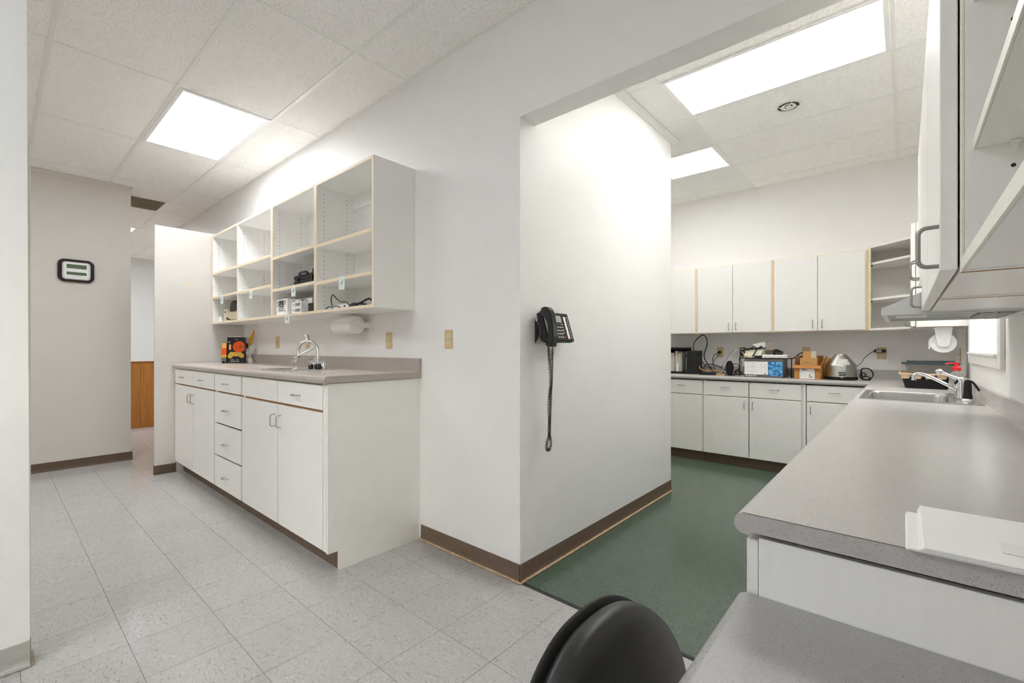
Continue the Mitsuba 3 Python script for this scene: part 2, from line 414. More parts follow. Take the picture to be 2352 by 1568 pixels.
def cove(p0, p1, nrm, h=0.097, mat='m_base_brown', name='baseboard_back', label=None, lip='m_base_worn', ext=(0, 0)):
    """vinyl cove base: thin strip with a curved toe, from p0 to p1 (xy), nrm = direction into the room"""
    p0, p1, nrm = np.array(p0, float), np.array(p1, float), np.array(nrm, float)
    t = (p1 - p0) / np.linalg.norm(p1 - p0); p0 = p0 - t * ext[0]; p1 = p1 + t * ext[1]
    prof = [(0, h), (0.0025, h), (0.0035, h - 0.003), (0.004, 0.026), (0.0055, 0.016), (0.009, 0.008), (0.0145, 0.0035), (0.0145, 0), (0, 0)]
    m = trimesh.creation.extrude_polygon(sg.Polygon(prof), np.linalg.norm(p1 - p0), engine='earcut')
    v = m.vertices.copy()
    m.vertices = np.c_[p0[0] + nrm[0] * v[:, 0] + t[0] * v[:, 2], p0[1] + nrm[1] * v[:, 0] + t[1] * v[:, 2], v[:, 1]]
    if nrm[0] * t[1] - nrm[1] * t[0] > 0: m.invert()
    k = struct(name, m, mat, label)
    if lip:
        a_, b_ = p0 + nrm * 0.008, p1 + nrm * 0.008
        te = tube([[a_[0], a_[1], 0.0062], [b_[0], b_[1], 0.0062]], 0.006, 8); v = te.vertices
        off = (v[:, :2] - a_) @ nrm
        v[:, :2] += off[:, None] * nrm * 0.9
        te.vertices = v
        obj('toe_edge', te, lip, k)
    return k

cove((-2.365, YA), (XP, YA), (0, -1), name='baseboard_back', label='brown cove base under the white wall corner', ext=(0.0, 0.0145))
cove((XP, YA), (XP, 3.868), (1, 0), name='baseboard_closet', label='brown cove base along the telephone wall', ext=(0.0145, 0.0))
cove((-6.49, -3.0), (-6.49, 1.02), (1, 0), h=0.09, mat='m_base_brown', name='baseboard_left', lip=None, ext=(0, 0.0145), label='dark brown cove base of the beige wall')
cove((-2.58, -3.0), (-2.58, 0.100), (1, 0), h=0.1, mat='m_base_gray', name='baseboard_front', lip='m_base_gray', label='grey cove base of the foreground wall end')
# rounded wrap of the grey cove base round the wall end
wrap = []
for a in np.linspace(0, np.pi / 2, 9): wrap.append((-2.58 + 0.0, 0.1))
struct('baseboard_front', cat(prism(sg.Polygon([(-2.70, 0.09), (-2.58, 0.09), (-2.58, 0.1)] + [(-2.58 + 0.0035 * math.cos(a), 0.1 + 0.0035 * math.sin(a)) for a in np.linspace(0, np.pi / 2, 6)] + [(-2.70, 0.1035)]), 0.1, 'xy', 0.0),
       prism(sg.Polygon([(-2.70, 0.09), (-2.58, 0.09)] + [(-2.58 + 0.0145 * math.cos(a), 0.1 + 0.0145 * math.sin(a)) for a in np.linspace(0, np.pi / 2, 8)] + [(-2.70, 0.1145)]), 0.005, 'xy', 0.0)), 'm_base_tan')
cove((-2.70, 0.1), (-2.70, -3.0), (-1, 0), h=0.1, mat='m_base_gray', name='baseboard_front', lip=None)
cove((-6.49, 1.02), (-8.2, 1.02), (0, 1), h=0.09, mat='m_base_brown', name='baseboard_hall', lip=None)
# crown strips
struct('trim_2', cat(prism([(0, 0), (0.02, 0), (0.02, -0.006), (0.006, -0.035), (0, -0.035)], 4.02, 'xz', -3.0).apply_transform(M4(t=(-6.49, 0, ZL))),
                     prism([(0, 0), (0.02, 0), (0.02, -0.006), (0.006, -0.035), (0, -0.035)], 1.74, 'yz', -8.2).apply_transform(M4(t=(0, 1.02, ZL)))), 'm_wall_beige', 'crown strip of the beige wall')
struct('trim_3', prism([(XP, ZR), (XP + 0.05, ZR), (XP + 0.05, ZR - 0.008), (XP + 0.012, ZR - 0.03), (XP, ZR - 0.03)], 1.96, 'xz', YA + 0.131), 'm_white', 'white crown strip above the telephone wall')

# ------------------------------------------------------------------ ceilings
def ceiling_grid(name, x_lines, y_lines, z, skip, mat_of, label, long_axis='x'):
    xs, ys = x_lines, y_lines
    root = struct(name, pb(xs[0] - 0.02, xs[-1] + 0.02, ys[0] - 0.02, ys[-1] + 0.02, z + 0.035, z + 0.06), 'm_tile_smooth', label)
    for a in range(len(xs) - 1):
        for b in range(len(ys) - 1):
            if (a, b) in skip: continue
            x0, x1, y0, y1 = xs[a] + 0.006, xs[a + 1] - 0.006, ys[b] + 0.006, ys[b + 1] - 0.006
            obj('tile', bx(x0, x1, y0, y1, z + 0.002, z + 0.016, 0.002), mat_of(a, b), root)
    def bar(x0, x1, y0, y1, zz):
        return cat(bx(x0, x1, y0, y1, zz, zz + 0.004, 0.0008))
    wy, wx = (0.012, 0.007) if long_axis == 'x' else (0.007, 0.012)
    for b in range(len(ys)):
        obj('main_runner', bar(xs[0], xs[-1], ys[b] - wy, ys[b] + wy, z - (0.002 if long_axis == 'x' else 0.0005)), 'm_tbar', root)
    for a in range(len(xs)):
        for b in range(len(ys) - 1):
            obj('cross_tee', bar(xs[a] - wx, xs[a] + wx, ys[b] + wy, ys[b + 1] - wy, z - (0.0005 if long_axis == 'x' else 0.002)), 'm_tbar', root)
    return root

G = 0.6096
lx = [-11.5] + [-3.726 + 2 * G * k for k in range(-6, 4) if -11.5 < -3.726 + 2 * G * k < 0.35]
lx = sorted(lx + [-3.726 - 5 * G]) + [0.36]
ly = [-3.0] + [0.2273 + G * k for k in range(-5, 3)] + [YA]
def cell(v, lines): return max(i for i in range(len(lines) - 1) if lines[i] <= v + 1e-6)
LB = cell(1.0, ly)
lights_left = [(cell(-4.3, lx), LB), (cell(-9.2, lx), LB), (cell(-1.9, lx), cell(-1.3, ly)), (cell(-4.3, lx), cell(-0.7, ly))]
grille_cell = (cell(-7.1, lx), LB)
ceiling_grid('ceiling', lx, ly, ZL, set(lights_left + [grille_cell]), lambda a, b: 'm_tile_ceiling', 'suspended ceiling of the corridor room in fissured tiles')
hx_ = [-11.5] + [-3.726 + 2 * G * k for k in (-6, -5, -4)] + [-8.35]
ceiling_grid('ceiling', hx_, [YA] + [1.4465 + G * k for k in (1, 2, 3)] + [3.3], ZL, set(), lambda a, b: 'm_tile_ceiling', 'suspended ceiling of the hall behind the partition panel')
rx_ = [-3.1, -2.488, -1.879, -1.269, -0.05, 0.36]
ry_ = [YA + 0.131, 2.03] + [2.975 + G * k for k in range(-1, 5)] + [YF]
lights_right = [(4, cell(2.2, ry_)), (4, cell(2.6, ry_)), (3, cell(3.2, ry_)), (1, cell(4.4, ry_)), (2, cell(4.4, ry_))]
VX, VY = -0.655, 3.90
ceiling_grid('ceiling', rx_, ry_, ZR, set(lights_right), lambda a, b: 'm_tile_smooth' if a < 3 else 'm_tile_ceiling_white', 'suspended ceiling of the lab room in white tiles', 'y')

def troffer(x0, x1, y0, y1, z, label, power=1.0, tint=(1, 1, 1)):
    t = thing('ceiling_light', label, 'ceiling light', 'fluorescent ceiling panels')
    a, w = 0.010, 0.028
    fr = [bx(x0 + a, x1 - a, y0 + a, y0 + a + w, z - 0.006, z + 0.03, 0.002), bx(x0 + a, x1 - a, y1 - a - w, y1 - a, z - 0.006, z + 0.03, 0.002),
          bx(x0 + a, x0 + a + w, y0 + a + w, y1 - a - w, z - 0.006, z + 0.03, 0.002), bx(x1 - a - w, x1 - a, y0 + a + w, y1 - a - w, z - 0.006, z + 0.03, 0.002)]
    for f in fr: obj('frame', f, 'm_troffer_frame', t)
    X0, X1, Y0, Y1 = x0 + a + w, x1 - a - w, y0 + a + w, y1 - a - w
    V = np.array([[X0, Y0, z], [X0, Y1, z], [X1, Y1, z], [X1, Y0, z]])
    m = trimesh.Trimesh(V, [[0, 1, 2], [0, 2, 3]], process=False)
    obj('diffuser', m, 'm_diffuser', t, label='glowing white prismatic lens',
        emitter={'type': 'area', 'radiance': {'type': 'rgb', 'value': [c * power * w_ for c, w_ in zip(LAMP, tint)]}})
    obj('housing', bx(x0 + a, x1 - a, y0 + a, y1 - a, z + 0.03, z + 0.034, 0), 'm_troffer_frame', t)
    return t
def cellbox(c, xs, ys): return xs[c[0]], xs[c[0] + 1], ys[c[1]], ys[c[1] + 1]
troffer(*cellbox(lights_left[0], lx, ly), ZL, 'square-looking ceiling light panel above the wall cubbies', 1.05)
troffer(*cellbox(lights_left[1], lx, ly), ZL, 'sliver of lit ceiling panel far down the hall', 2.2)
troffer(*cellbox(lights_left[2], lx, ly), ZL, 'ceiling light panel in the corridor room, behind the foreground wall end', 1.2)
troffer(*cellbox(lights_left[3], lx, ly), ZL, 'ceiling light panel over the corridor beyond the foreground wall end', 1.0)  # added lamp out of view, brightens the cabinet doors and corridor
troffer(*cellbox(lights_right[2], rx_, ry_), ZR, 'large bright ceiling light panel behind the header', 0.70, (1.03, 1.0, 0.955))
c0 = cellbox(lights_right[0], rx_, ry_)
troffer(c0[0], c0[1], c0[2], 2.975, ZR, 'added narrow ceiling light panel hidden behind the header, lighting the lower lab', 0.62, (1.03, 1.0, 0.955))  # added lamp the header hides, brightens lower telephone wall and base doors
c1, c2 = cellbox(lights_right[3], rx_, ry_), cellbox(lights_right[4], rx_, ry_)
troffer(c1[0], c2[1], c1[2], c1[3], ZR, 'ceiling light panel above the far wall cabinets', 0.54, (1.03, 1.0, 0.955))

# return air grille
g0 = cellbox(grille_cell, lx, ly)
t = thing('return_air_grille', 'dusty brown return air grille in the ceiling by the hall', 'air grille')
obj('frame', diff(bx(g0[0] + 0.01, g0[1] - 0.01, g0[2] + 0.01, g0[3] - 0.01, ZL - 0.006, ZL + 0.01), pb(g0[0] + 0.04, g0[1] - 0.04, g0[2] + 0.04, g0[3] - 0.04, ZL - 0.1, ZL + 0.1)), 'm_troffer_frame', t)
obj('backing', pb(g0[0] + 0.02, g0[1] - 0.02, g0[2] + 0.02, g0[3] - 0.02, ZL + 0.012, ZL + 0.016), 'm_grille', t)
core = []
for k in range(40):
    yy = g0[2] + 0.04 + (k + 0.5) * (g0[3] - g0[2] - 0.08) / 40
    core.append(pb(g0[0] + 0.04, g0[1] - 0.04, yy - 0.0012, yy + 0.0012, ZL - 0.002, ZL + 0.011))
obj('core_slats', cat(core), 'm_grille', t, kind='stuff')

# round ceiling diffuser
t = thing('air_vent', 'round white ceiling air vent with dark throat', 'air vent')
obj('ring', lathe([[0.068, 0.004], [0.072, -0.003], [0.088, -0.005], [0.098, 0.0], [0.098, 0.004]], 40, (VX, VY, ZR)), 'm_white', t, smooth=40)
obj('throat', lathe([[0.0, 0.0016], [0.069, 0.0016], [0.069, -0.0005], [0.0, -0.0005]], 40, (VX, VY, ZR)), 'm_black_soft', t, label='dark throat')
obj('inner_ring', lathe([[0.028, -0.001], [0.042, -0.006], [0.05, -0.006], [0.05, -0.001]], 36, (VX, VY, ZR)), 'm_white', t, smooth=40)
obj('inner_disc', lathe([[0.0, -0.006], [0.014, -0.006], [0.018, -0.001]], 28, (VX, VY, ZR)), 'm_white', t, smooth=40)
for a in (0.5, 0.5 + math.pi / 2):
    d = np.array([math.cos(a), math.sin(a), 0]) * 0.07
    obj('spoke', tube([np.array([VX, VY, ZR - 0.004]) - d, np.array([VX, VY, ZR - 0.004]) + d], 0.003, 6), 'm_white', t)

# ------------------------------------------------------------------ handles
def pull(c, along, out, cc=0.076, off=0.030, r=0.004):
    c, a, o = np.array(c, float), np.array(along, float), np.array(out, float)
    k = 0.014
    pts = [c - a * cc / 2, c - a * cc / 2 + o * (off - k)]
    for th in np.linspace(0, np.pi / 2, 6)[1:]: pts.append(c - a * cc / 2 + o * (off - k) + k * (o * math.sin(th) + a * (1 - math.cos(th))))
    for th in np.linspace(0, np.pi / 2, 6): pts.append(c + a * cc / 2 + o * (off - k) + k * (o * math.cos(th) - a * (1 - math.sin(th))))
    pts.append(c + a * cc / 2)
    return tube(pts, r, 10)

X_, Y_, Z_ = (1, 0, 0), (0, 1, 0), (0, 0, 1)
def front(parent, kind, a0, a1, z0, z1, axis, face, out, handle=None, mat='m_cab', th=0.019, edge=None, hmat='m_nickel'):
    """a door or drawer front lying in plane 'face' along axis x or y; handle: (a, z, 'v'|'h')"""
    g = 0.0018
    back = face - out * th
    if axis == 'x': m = bx(a0 + g, a1 - g, face, back, z0 + g, z1 - g, 0.0015)
    else: m = bx(face, back, a0 + g, a1 - g, z0 + g, z1 - g, 0.0015)
    k = obj(kind, m, mat, parent)
    if handle:
        a, z, o = handle
        o3 = np.array([0, out, 0]) if axis == 'x' else np.array([out, 0, 0])
        c = np.array([a, face, z]) if axis == 'x' else np.array([face, a, z])
        al = Z_ if o == 'v' else (X_ if axis == 'x' else Y_)
        obj('handle', pull(c, al, o3), hmat, k, smooth=60)
    return k

# ------------------------------------------------------------------ left base cabinets (face y=1.208)
FY = 1.208
CB0, CB1 = 0.107, 1.040
ZD = 0.886                         # drawer/door split
def base_unit(name, label, x0, x1, right_end=False, left_end=False):
    t = thing(name, label, 'base cabinet')
    side = 0.018
    parts = [bx(x0 + 0.0005, x0 + side, FY + 0.022, YA - 0.001, CB0, CB1), bx(x1 - side, x1 - 0.0005, FY + 0.022, YA - 0.001, CB0, CB1),
             bx(x0 + side, x1 - side, FY + 0.022, YA - 0.001, CB0, CB0 + side), bx(x0 + side, x1 - side, YA - 0.012, YA - 0.001, CB0 + side, CB1),
             bx(x0 + side, x1 - side, FY + 0.022, FY + 0.04, CB1 - 0.05, CB1)]
    obj('carcass', cat(parts), 'm_cab', t)
    obj('rail', bx(x0 + side, x1 - side, FY + 0.0225, FY + 0.04, ZD - 0.02, ZD + 0.02), 'm_particle', t, label='raw brown board rail')
    obj('toe_kick', bx(x0 + 0.0005, x1 - (0.02 if right_end else 0.0005), 1.278, 1.29, 0, CB0, 0.001), 'm_base_brown', t)
    return t
T0, T1 = CB0 + 0.004, CB1 - 0.008
u1 = base_unit('base_cabinet', 'white double door base cabinet with two drawers beside the partition panel', -5.508, -4.302)
front(u1, 'drawer', -5.505, -4.912, ZD + 0.004, T1, 'x', FY, -1, (-5.225, 0.957, 'h'))
front(u1, 'drawer', -4.908, -4.305, ZD + 0.004, T1, 'x', FY, -1, (-4.62, 0.957, 'h'))
front(u1, 'door', -5.505, -4.912, T0, ZD - 0.006, 'x', FY, -1, (-4.962, 0.773, 'v'))
front(u1, 'door', -4.908, -4.305, T0, ZD - 0.006, 'x', FY, -1, (-4.858, 0.773, 'v'))
u2 = base_unit('base_cabinet', 'white bank of four stacked drawers in the middle of the sink run', -4.300, -3.682)
for z0, z1, hz in ((ZD + 0.004, T1, 0.957), (0.633, ZD - 0.006, 0.748), (0.371, 0.624, 0.482), (T0, 0.361, 0.222)):
    front(u2, 'drawer', -4.290, -3.690, z0, z1, 'x', FY, -1, (-4.0, hz, 'h'))
u3 = base_unit('base_cabinet', 'white double door sink base cabinet at the free end of the run', -3.680, -2.3856, right_end=True)
front(u3, 'drawer', -3.670, -3.043, ZD + 0.004, T1, 'x', FY, -1)
front(u3, 'drawer', -3.037, -2.442, ZD + 0.004, T1, 'x', FY, -1, (-2.755, 0.957, 'h'))
front(u3, 'door', -3.670, -3.043, T0, ZD - 0.008, 'x', FY, -1, (-3.085, 0.773, 'v'))
front(u3, 'door', -3.037, -2.442, T0, ZD - 0.008, 'x', FY, -1, (-2.992, 0.773, 'v'))
obj('filler_strip', bx(-2.438, -2.4062, FY + 0.001, FY + 0.03, CB0 + 0.004, CB1 - 0.002), 'm_cab', u3)
endp = sg.Polygon([(FY + 0.002, CB0), (1.277, CB0), (1.277, 0.0), (YA - 0.001, 0.0), (YA - 0.001, CB1 + 0.002), (FY + 0.002, CB1 + 0.002)])
obj('end_panel', prism(endp, 0.018, 'yz', -2.4036), 'm_cab', u3)

# counter top with rolled nose, sink cut-out and back splash
NX0, NX1 = -5.489, -2.363
def nose_profile(y_front, y_back, z0, z1, sign=1, r=0.019, splash=None):
    """profile (y, z): rolled front edge; splash = height of the back splash"""
    pts = [(y_back, z0), (y_front + 0.028, z0), (y_front + 0.026, z0 - 0.006), (y_front + 0.012, z0 - 0.006)]
    zc = (z1 + z0 - 0.006) / 2; rr = (z1 - z0 + 0.006) / 2
    for a in np.linspace(-np.pi / 2, np.pi / 2, 13): pts.append((y_front + rr - rr * math.cos(a) , zc + rr * math.sin(a)))
    if splash:
        pts += [(y_back - 0.034, z1), (y_back - 0.024, z1 + 0.003), (y_back - 0.021, z1 + 0.012), (y_back - 0.021, splash - 0.006), (y_back - 0.016, splash), (y_back, splash)]
    else: pts += [(y_back, z1)]
    return sg.Polygon(pts)
ctop = prism(nose_profile(1.178, YA - 0.001, CB1 + 0.006, 1.085, splash=1.172), NX1 - NX0, 'yz', NX0)
SX0, SX1, SY0, SY1 = -3.49, -3.06, 1.262, 1.602
ctop = diff(ctop, prism(rrect(SX0 + 0.02, SX1 - 0.02, SY0 + 0.02, SY1 - 0.05, 0.03), 0.3, 'xy', 0.95))
single('countertop', ctop, 'm_counter_left', 'speckled grey brown laminate countertop with rolled edge over the sink cabinet run', 'countertop', smooth=30)

def sink(name, label, x0, x1, y0, y1, z, deck, depth, deck_axis, mat='m_steel'):
    """drop-in sink: rim, bowl; deck = width of the faucet ledge at the y1 side ('y') or the x1 side ('x')"""
    t = thing(name, label, 'sink')
    outer = rrect(x0, x1, y0, y1, 0.03)
    if deck_axis == 'y': bowl = rrect(x0 + 0.03, x1 - 0.03, y0 + 0.03, y1 - deck, 0.045)
    else: bowl = rrect(x0 + 0.03, x1 - deck, y0 + 0.03, y1 - 0.03, 0.05)
    rim = prism(outer.difference(bowl), 0.005, 'xy', z + 0.0005)
    obj('rim', rim, mat, t)
    rings = []
    b = bowl
    for dz, ins in ((0.0055, 0.0), (-0.002, 0.004), (-0.02, 0.007), (-depth + 0.03, 0.016), (-depth + 0.008, 0.024), (-depth, 0.045)):
        c = np.array(bowl.buffer(-ins).exterior.coords)[:-1] if ins else np.array(bowl.exterior.coords)[:-1]
        L = np.linspace(0, 1, 64, endpoint=False)
        ln = sg.LinearRing(c)
        s0 = ln.project(sg.Point(bowl.centroid.x, 1e3)) / ln.length
        rings.append([[*ln.interpolate(((s0 + q) % 1) * ln.length).coords[0], z + dz] for q in L])
    V = np.array(rings).reshape(-1, 3); n = 64; F = []
    for i in range(len(rings) - 1):
        for k in range(n):
            a, c = i * n + k, i * n + (k + 1) % n
            F += [[a, c, c + n], [a, c + n, a + n]]
    V = np.vstack([V, [[bowl.centroid.x, bowl.centroid.y, z - depth - 0.003]]])
    for k in range(n): F.append([(len(rings) - 1) * n + k, (len(rings) - 1) * n + (k + 1) % n, len(V) - 1])
    m = trimesh.Trimesh(V, F, process=False)
    obj('bowl', m, mat, t, smooth=50)
    obj('drain', lathe([[0, 0], [0.038, 0], [0.042, 0.003], [0.03, 0.002], [0, -0.001]], 28, (bowl.centroid.x, bowl.centroid.y, z - depth - 0.002)), 'm_chrome', t)
    return t
sink('bar_sink', 'small stainless bar sink in the brown speckled counter', SX0, SX1, SY0, SY1, 1.085, 0.095, 0.14, 'y')

# gooseneck faucet with crystal knobs
FX, FYY, FZ = -3.20, 1.548, 1.091
t = thing('faucet', 'chrome gooseneck faucet with crystal knobs at the small sink', 'faucet')
obj('base_plate', prism(rrect(FX - 0.10, FX + 0.10, FYY - 0.026, FYY + 0.026, 0.025), 0.014, 'xy', FZ), 'm_chrome', t)
sp = [(FX, FYY, FZ + 0.01), (FX, FYY, FZ + 0.08), (FX, FYY, FZ + 0.125)]
for a in np.linspace(0, math.radians(205), 16)[1:]:
    sp.append((FX - 0.066 * (1 - math.cos(a)) * 0.75, FYY - 0.066 * (1 - math.cos(a)) * 0.75, FZ + 0.125 + 0.072 * math.sin(a)))
obj('spout', tube(sp, 0.0115, 14), 'm_chrome', t, smooth=60)
e = np.array(sp[-1]); d = np.array([-0.40, -0.40, -0.82]); d /= np.linalg.norm(d)
obj('aerator', cat(cyl(e, e + d * 0.04, 0.017), cyl(e + d * 0.04, e + d * 0.045, 0.0145), cyl(e + d * 0.045, e + d * 0.068, 0.017)), 'm_chrome', t, smooth=40)
side = np.array([0.6, -0.35, -0.25]); side /= np.linalg.norm(side)
q = e + d * 0.02
obj('diverter', cat(cyl(q, q + side * 0.065, 0.010), ball(q + side * 0.066, 0.014), tube([q + side * 0.066, q + side * 0.07 + np.array([0.008, 0, 0.03]), (FX - 0.012, FYY - 0.02, FZ + 0.15), (FX - 0.018, FYY - 0.016, FZ + 0.178)], 0.0045, 8, 6)), 'm_chrome', t, smooth=50)
obj('dust_cap', cat(cyl((FX - 0.052, FYY - 0.052, FZ + 0.195), (FX - 0.056, FYY - 0.056, FZ + 0.222), 0.012), ball((FX - 0.057, FYY - 0.057, FZ + 0.23), 0.014)), 'm_chrome', t, smooth=50)
obj('pin', tube([e + d * 0.03, e + d * 0.03 + np.array([-0.03, -0.02, 0.015])], 0.004, 8), 'm_chrome', t)
for sx in (-0.075, 0.075):
    kn = obj('knob', lathe([[0, 0], [0.016, 0], [0.025, 0.012], [0.03, 0.03], [0.027, 0.046], [0.014, 0.052], [0, 0.052]], 12, (FX + sx, FYY, FZ + 0.03)), 'm_crystal', t, label='clear crystal knob')
    obj('stem', lathe([[0, 0], [0.02, 0], [0.017, 0.012], [0.011, 0.03], [0, 0.03]], 20, (FX + sx, FYY, FZ + 0.014)), 'm_chrome', kn)
for (sx, sy, r, h) in ((0.075, -0.085, 0.016, 0.03), (0.125, -0.06, 0.024, 0.032)):
    obj('valve', cat(lathe([[0, 0], [r * 0.8, 0], [r, 0.008], [r, h], [r * 0.7, h + 0.004], [0, h + 0.004]], 24, (FX + sx, FYY + sy, FZ + 0.0005))), 'm_black_gloss', t, smooth=40, label='short black knob')

# ------------------------------------------------------------------ partition panel at the end of the counter
t = thing('partition_panel', 'tall cream white partition panel at the far end of the counter', 'partition panel')
obj('panel', bx(-5.545, -5.513, 1.046, YA - 0.001, 0.0, 2.44, 0.002), 'm_panel_cream', t)
def paintmarks(): return cat([bx(-5.5128, -5.5122, yy, yy + w, z, z + h, 0) for yy, z, w, h in ((1.28, 1.875, 0.045, 0.018), (1.29, 1.86, 0.03, 0.02), (1.40, 1.872, 0.05, 0.006), (1.41, 1.855, 0.03, 0.005))])
obj('stain', paintmarks(), 'm_edge_band', t, label='yellowed glue marks', kind='stuff')
obj('cove_base', cat(bx(-5.513, -5.508, 1.044, 1.215, 0, 0.09, 0.001), bx(-5.545, -5.508, 1.041, 1.046, 0, 0.09, 0.001)), 'm_base_brown', t)

# ------------------------------------------------------------------ open wall cubbies (front y=1.522)
SYF, SZ0, SZ1 = 1.522, 1.487, 2.414
def pinholes(xface, out, z0, z1):
    ms = []
    for yy in (SYF + 0.055, YA - 0.075):
        z = z0 + 0.06
        while z < z1 - 0.04:
            ms.append(cyl((xface - out * 0.0012, yy, z), (xface + out * 0.0004, yy, z), 0.0032, 8)); z += 0.032
    return cat(ms)
def cubby(label, x0, x1, dividers, shelves):
    t = thing('wall_cubby', label, 'wall shelf')
    th = 0.019
    y0, y1 = SYF + 0.001, YA - 0.001
    def board(nm, a, b, z0, z1):
        k = obj(nm, bx(a, b, y0 + 0.0015, y1, z0, z1, 0.0006), 'm_cab', t)
        obj('edge_band', bx(a, b, y0 - 0.001, y0 + 0.0014, z0, z1, 0.0005), 'm_edge_band', k, label='beige front edge')
        return k
    sides = [x0 + 0.0004, *dividers, x1 - th - 0.0004]
    for a in sides:
        board('side_panel', a, a + th, SZ0, SZ1)
    bays = [(sides[i] + th, sides[i + 1]) for i in range(len(sides) - 1)]
    for i, (a, b) in enumerate(bays):
        board('top_panel', a, b, SZ1 - th, SZ1); board('bottom_panel', a, b, SZ0, SZ0 + th)
        for z in shelves[i]:
            board('shelf', a + 0.001, b - 0.001, z - 0.011, z + 0.011)
            for yy in (SYF + 0.055, YA - 0.075): obj('shelf_pin', cyl((a, yy, z - 0.016), (a + 0.012, yy, z - 0.016), 0.005, 8), 'm_white', t)
        obj('back_panel', bx(a, b, y1 - 0.006, y1, SZ0 + th, SZ1 - th, 0), 'm_cab_inner', t)
        obj('hanging_rail', bx(a, b, y1 - 0.024, y1 - 0.006, SZ1 - th - 0.11, SZ1 - th, 0.001), 'm_cab_inner', t)
        obj('pin_holes', cat(pinholes(a, 1, SZ0, SZ1)), 'm_dark_gap', t, kind='stuff')
    return t
wc1 = cubby('double bay of open white wall cubbies against the partition panel', -5.488, -3.951, [-4.756], [[1.762, 2.008], [1.757, 2.006]])
wc2 = cubby('third open wall cubby holding the white boxes and black case', -3.950, -3.187, [], [[1.710, 1.972]])
wc3 = cubby('nearest open wall cubby with the loose black cable', -3.186, -2.433, [], [[1.699, 1.963]])

def shelf_tag(x0, x1, z1, h, ang, which):
    V = bx(-(x1 - x0) / 2, (x1 - x0) / 2, -0.0004, 0.0004, -h, 0, 0)
    t = thing('tape_label', which, 'tape label')
    obj('tape', moved(V, ((x0 + x1) / 2, SYF - 0.0012, z1), ry=ang), 'm_tag', t)
    s = tube([(-0.018, 0, -0.055), (-0.006, 0, -0.04), (0.0, 0, -0.052), (0.01, 0, -0.03), (0.018, 0, -0.025)], 0.0016, 5, 4)
    obj('pen_mark', moved(s, ((x0 + x1) / 2, SYF - 0.0025, z1), ry=ang), 'm_ink_soft', t)
shelf_tag(-5.215, -5.135, 1.765, 0.082, 0.05, 'pale green tape label below the leftmost cubby shelf')
shelf_tag(-4.44, -4.37, 1.757, 0.078, 0.03, 'pale green tape label in the second cubby from the partition panel')
shelf_tag(-3.573, -3.50, 1.718, 0.085, 0.04, 'pale green tape label hanging over the white boxes')
shelf_tag(-3.69, -3.61, 1.512, 0.08, 0.02, 'pale green tape label hanging below the bottom of the cubbies')
shelf_tag(-2.845, -2.77, 1.712, 0.088, 0.04, 'pale green tape label above the loose black cable')

# ---- things in the cubbies
FL = SZ0 + 0.019
t = thing('label_printer', 'yellowed beige label printer in the leftmost bottom cubby', 'printer')
body = trimesh.convex.convex_hull(np.array([[x, y, z] for x in (-5.30, -4.98) for (y, z) in ((1.60, FL), (1.60, FL + 0.09), (1.63, FL + 0.14), (1.80, FL + 0.17), (1.80, FL))]))
obj('body', body, 'm_beige_plastic', t)
obj('front_block', bx(-5.39, -5.29, 1.60, 1.72, FL, FL + 0.135, 0.008), 'm_cream_plastic', t)
obj('cover', prism(sg.Point(0, 0).buffer(0.105, quad_segs=16).intersection(sg.box(-0.2, 0, 0.2, 0.2)), 0.15, 'xz', 1.597).apply_transform(M4(t=(-5.09, 0, FL + 0.105))), 'm_black_soft', t, smooth=40)
obj('button', bx(-5.355, -5.315, 1.597, 1.601, FL + 0.10, FL + 0.112, 0), 'm_black', t)
obj('cord', tube([(-5.20, 1.60, FL + 0.02), (-5.18, 1.565, FL + 0.035), (-5.10, 1.55, FL + 0.015), (-4.95, 1.56, FL + 0.006), (-4.80, 1.60, FL + 0.02)], 0.005, 8, 6), 'm_black', t, smooth=60)
single('pill_bottle', lathe([[0, 0], [0.022, 0], [0.024, 0.004], [0.022, 0.03], [0.012, 0.045], [0.012, 0.058], [0, 0.058]], 24, (-5.36, 1.566, FL)), 'm_white', 'tiny white bottle beside the beige label printer', 'bottle', smooth=40)

t = thing('tool_case', 'black plastic carrying case on the middle shelf of the third cubby', 'carrying case')
zc = 1.972 - 0.262 + 0.011
obj('lower_shell', bx(-3.72, -3.26, 1.60, 1.80, zc, zc + 0.055, 0.008), 'm_black_soft', t)
obj('upper_shell', bx(-3.72, -3.26, 1.60, 1.80, zc + 0.057, zc + 0.095, 0.008), 'm_black_soft', t)
for xx in (-3.66, -3.42): obj('latch', bx(xx, xx + 0.03, 1.594, 1.602, zc + 0.035, zc + 0.08, 0.002), 'm_black', t)
obj('handle', tube([(-3.60, 1.602, zc + 0.09), (-3.59, 1.59, zc + 0.103), (-3.48, 1.59, zc + 0.105), (-3.47, 1.602, zc + 0.09)], 0.009, 8, 4), 'm_black', t, smooth=60)
obj('lid_block', bx(-3.42, -3.26, 1.61, 1.79, zc + 0.095, zc + 0.125, 0.006), 'm_black_soft', t)

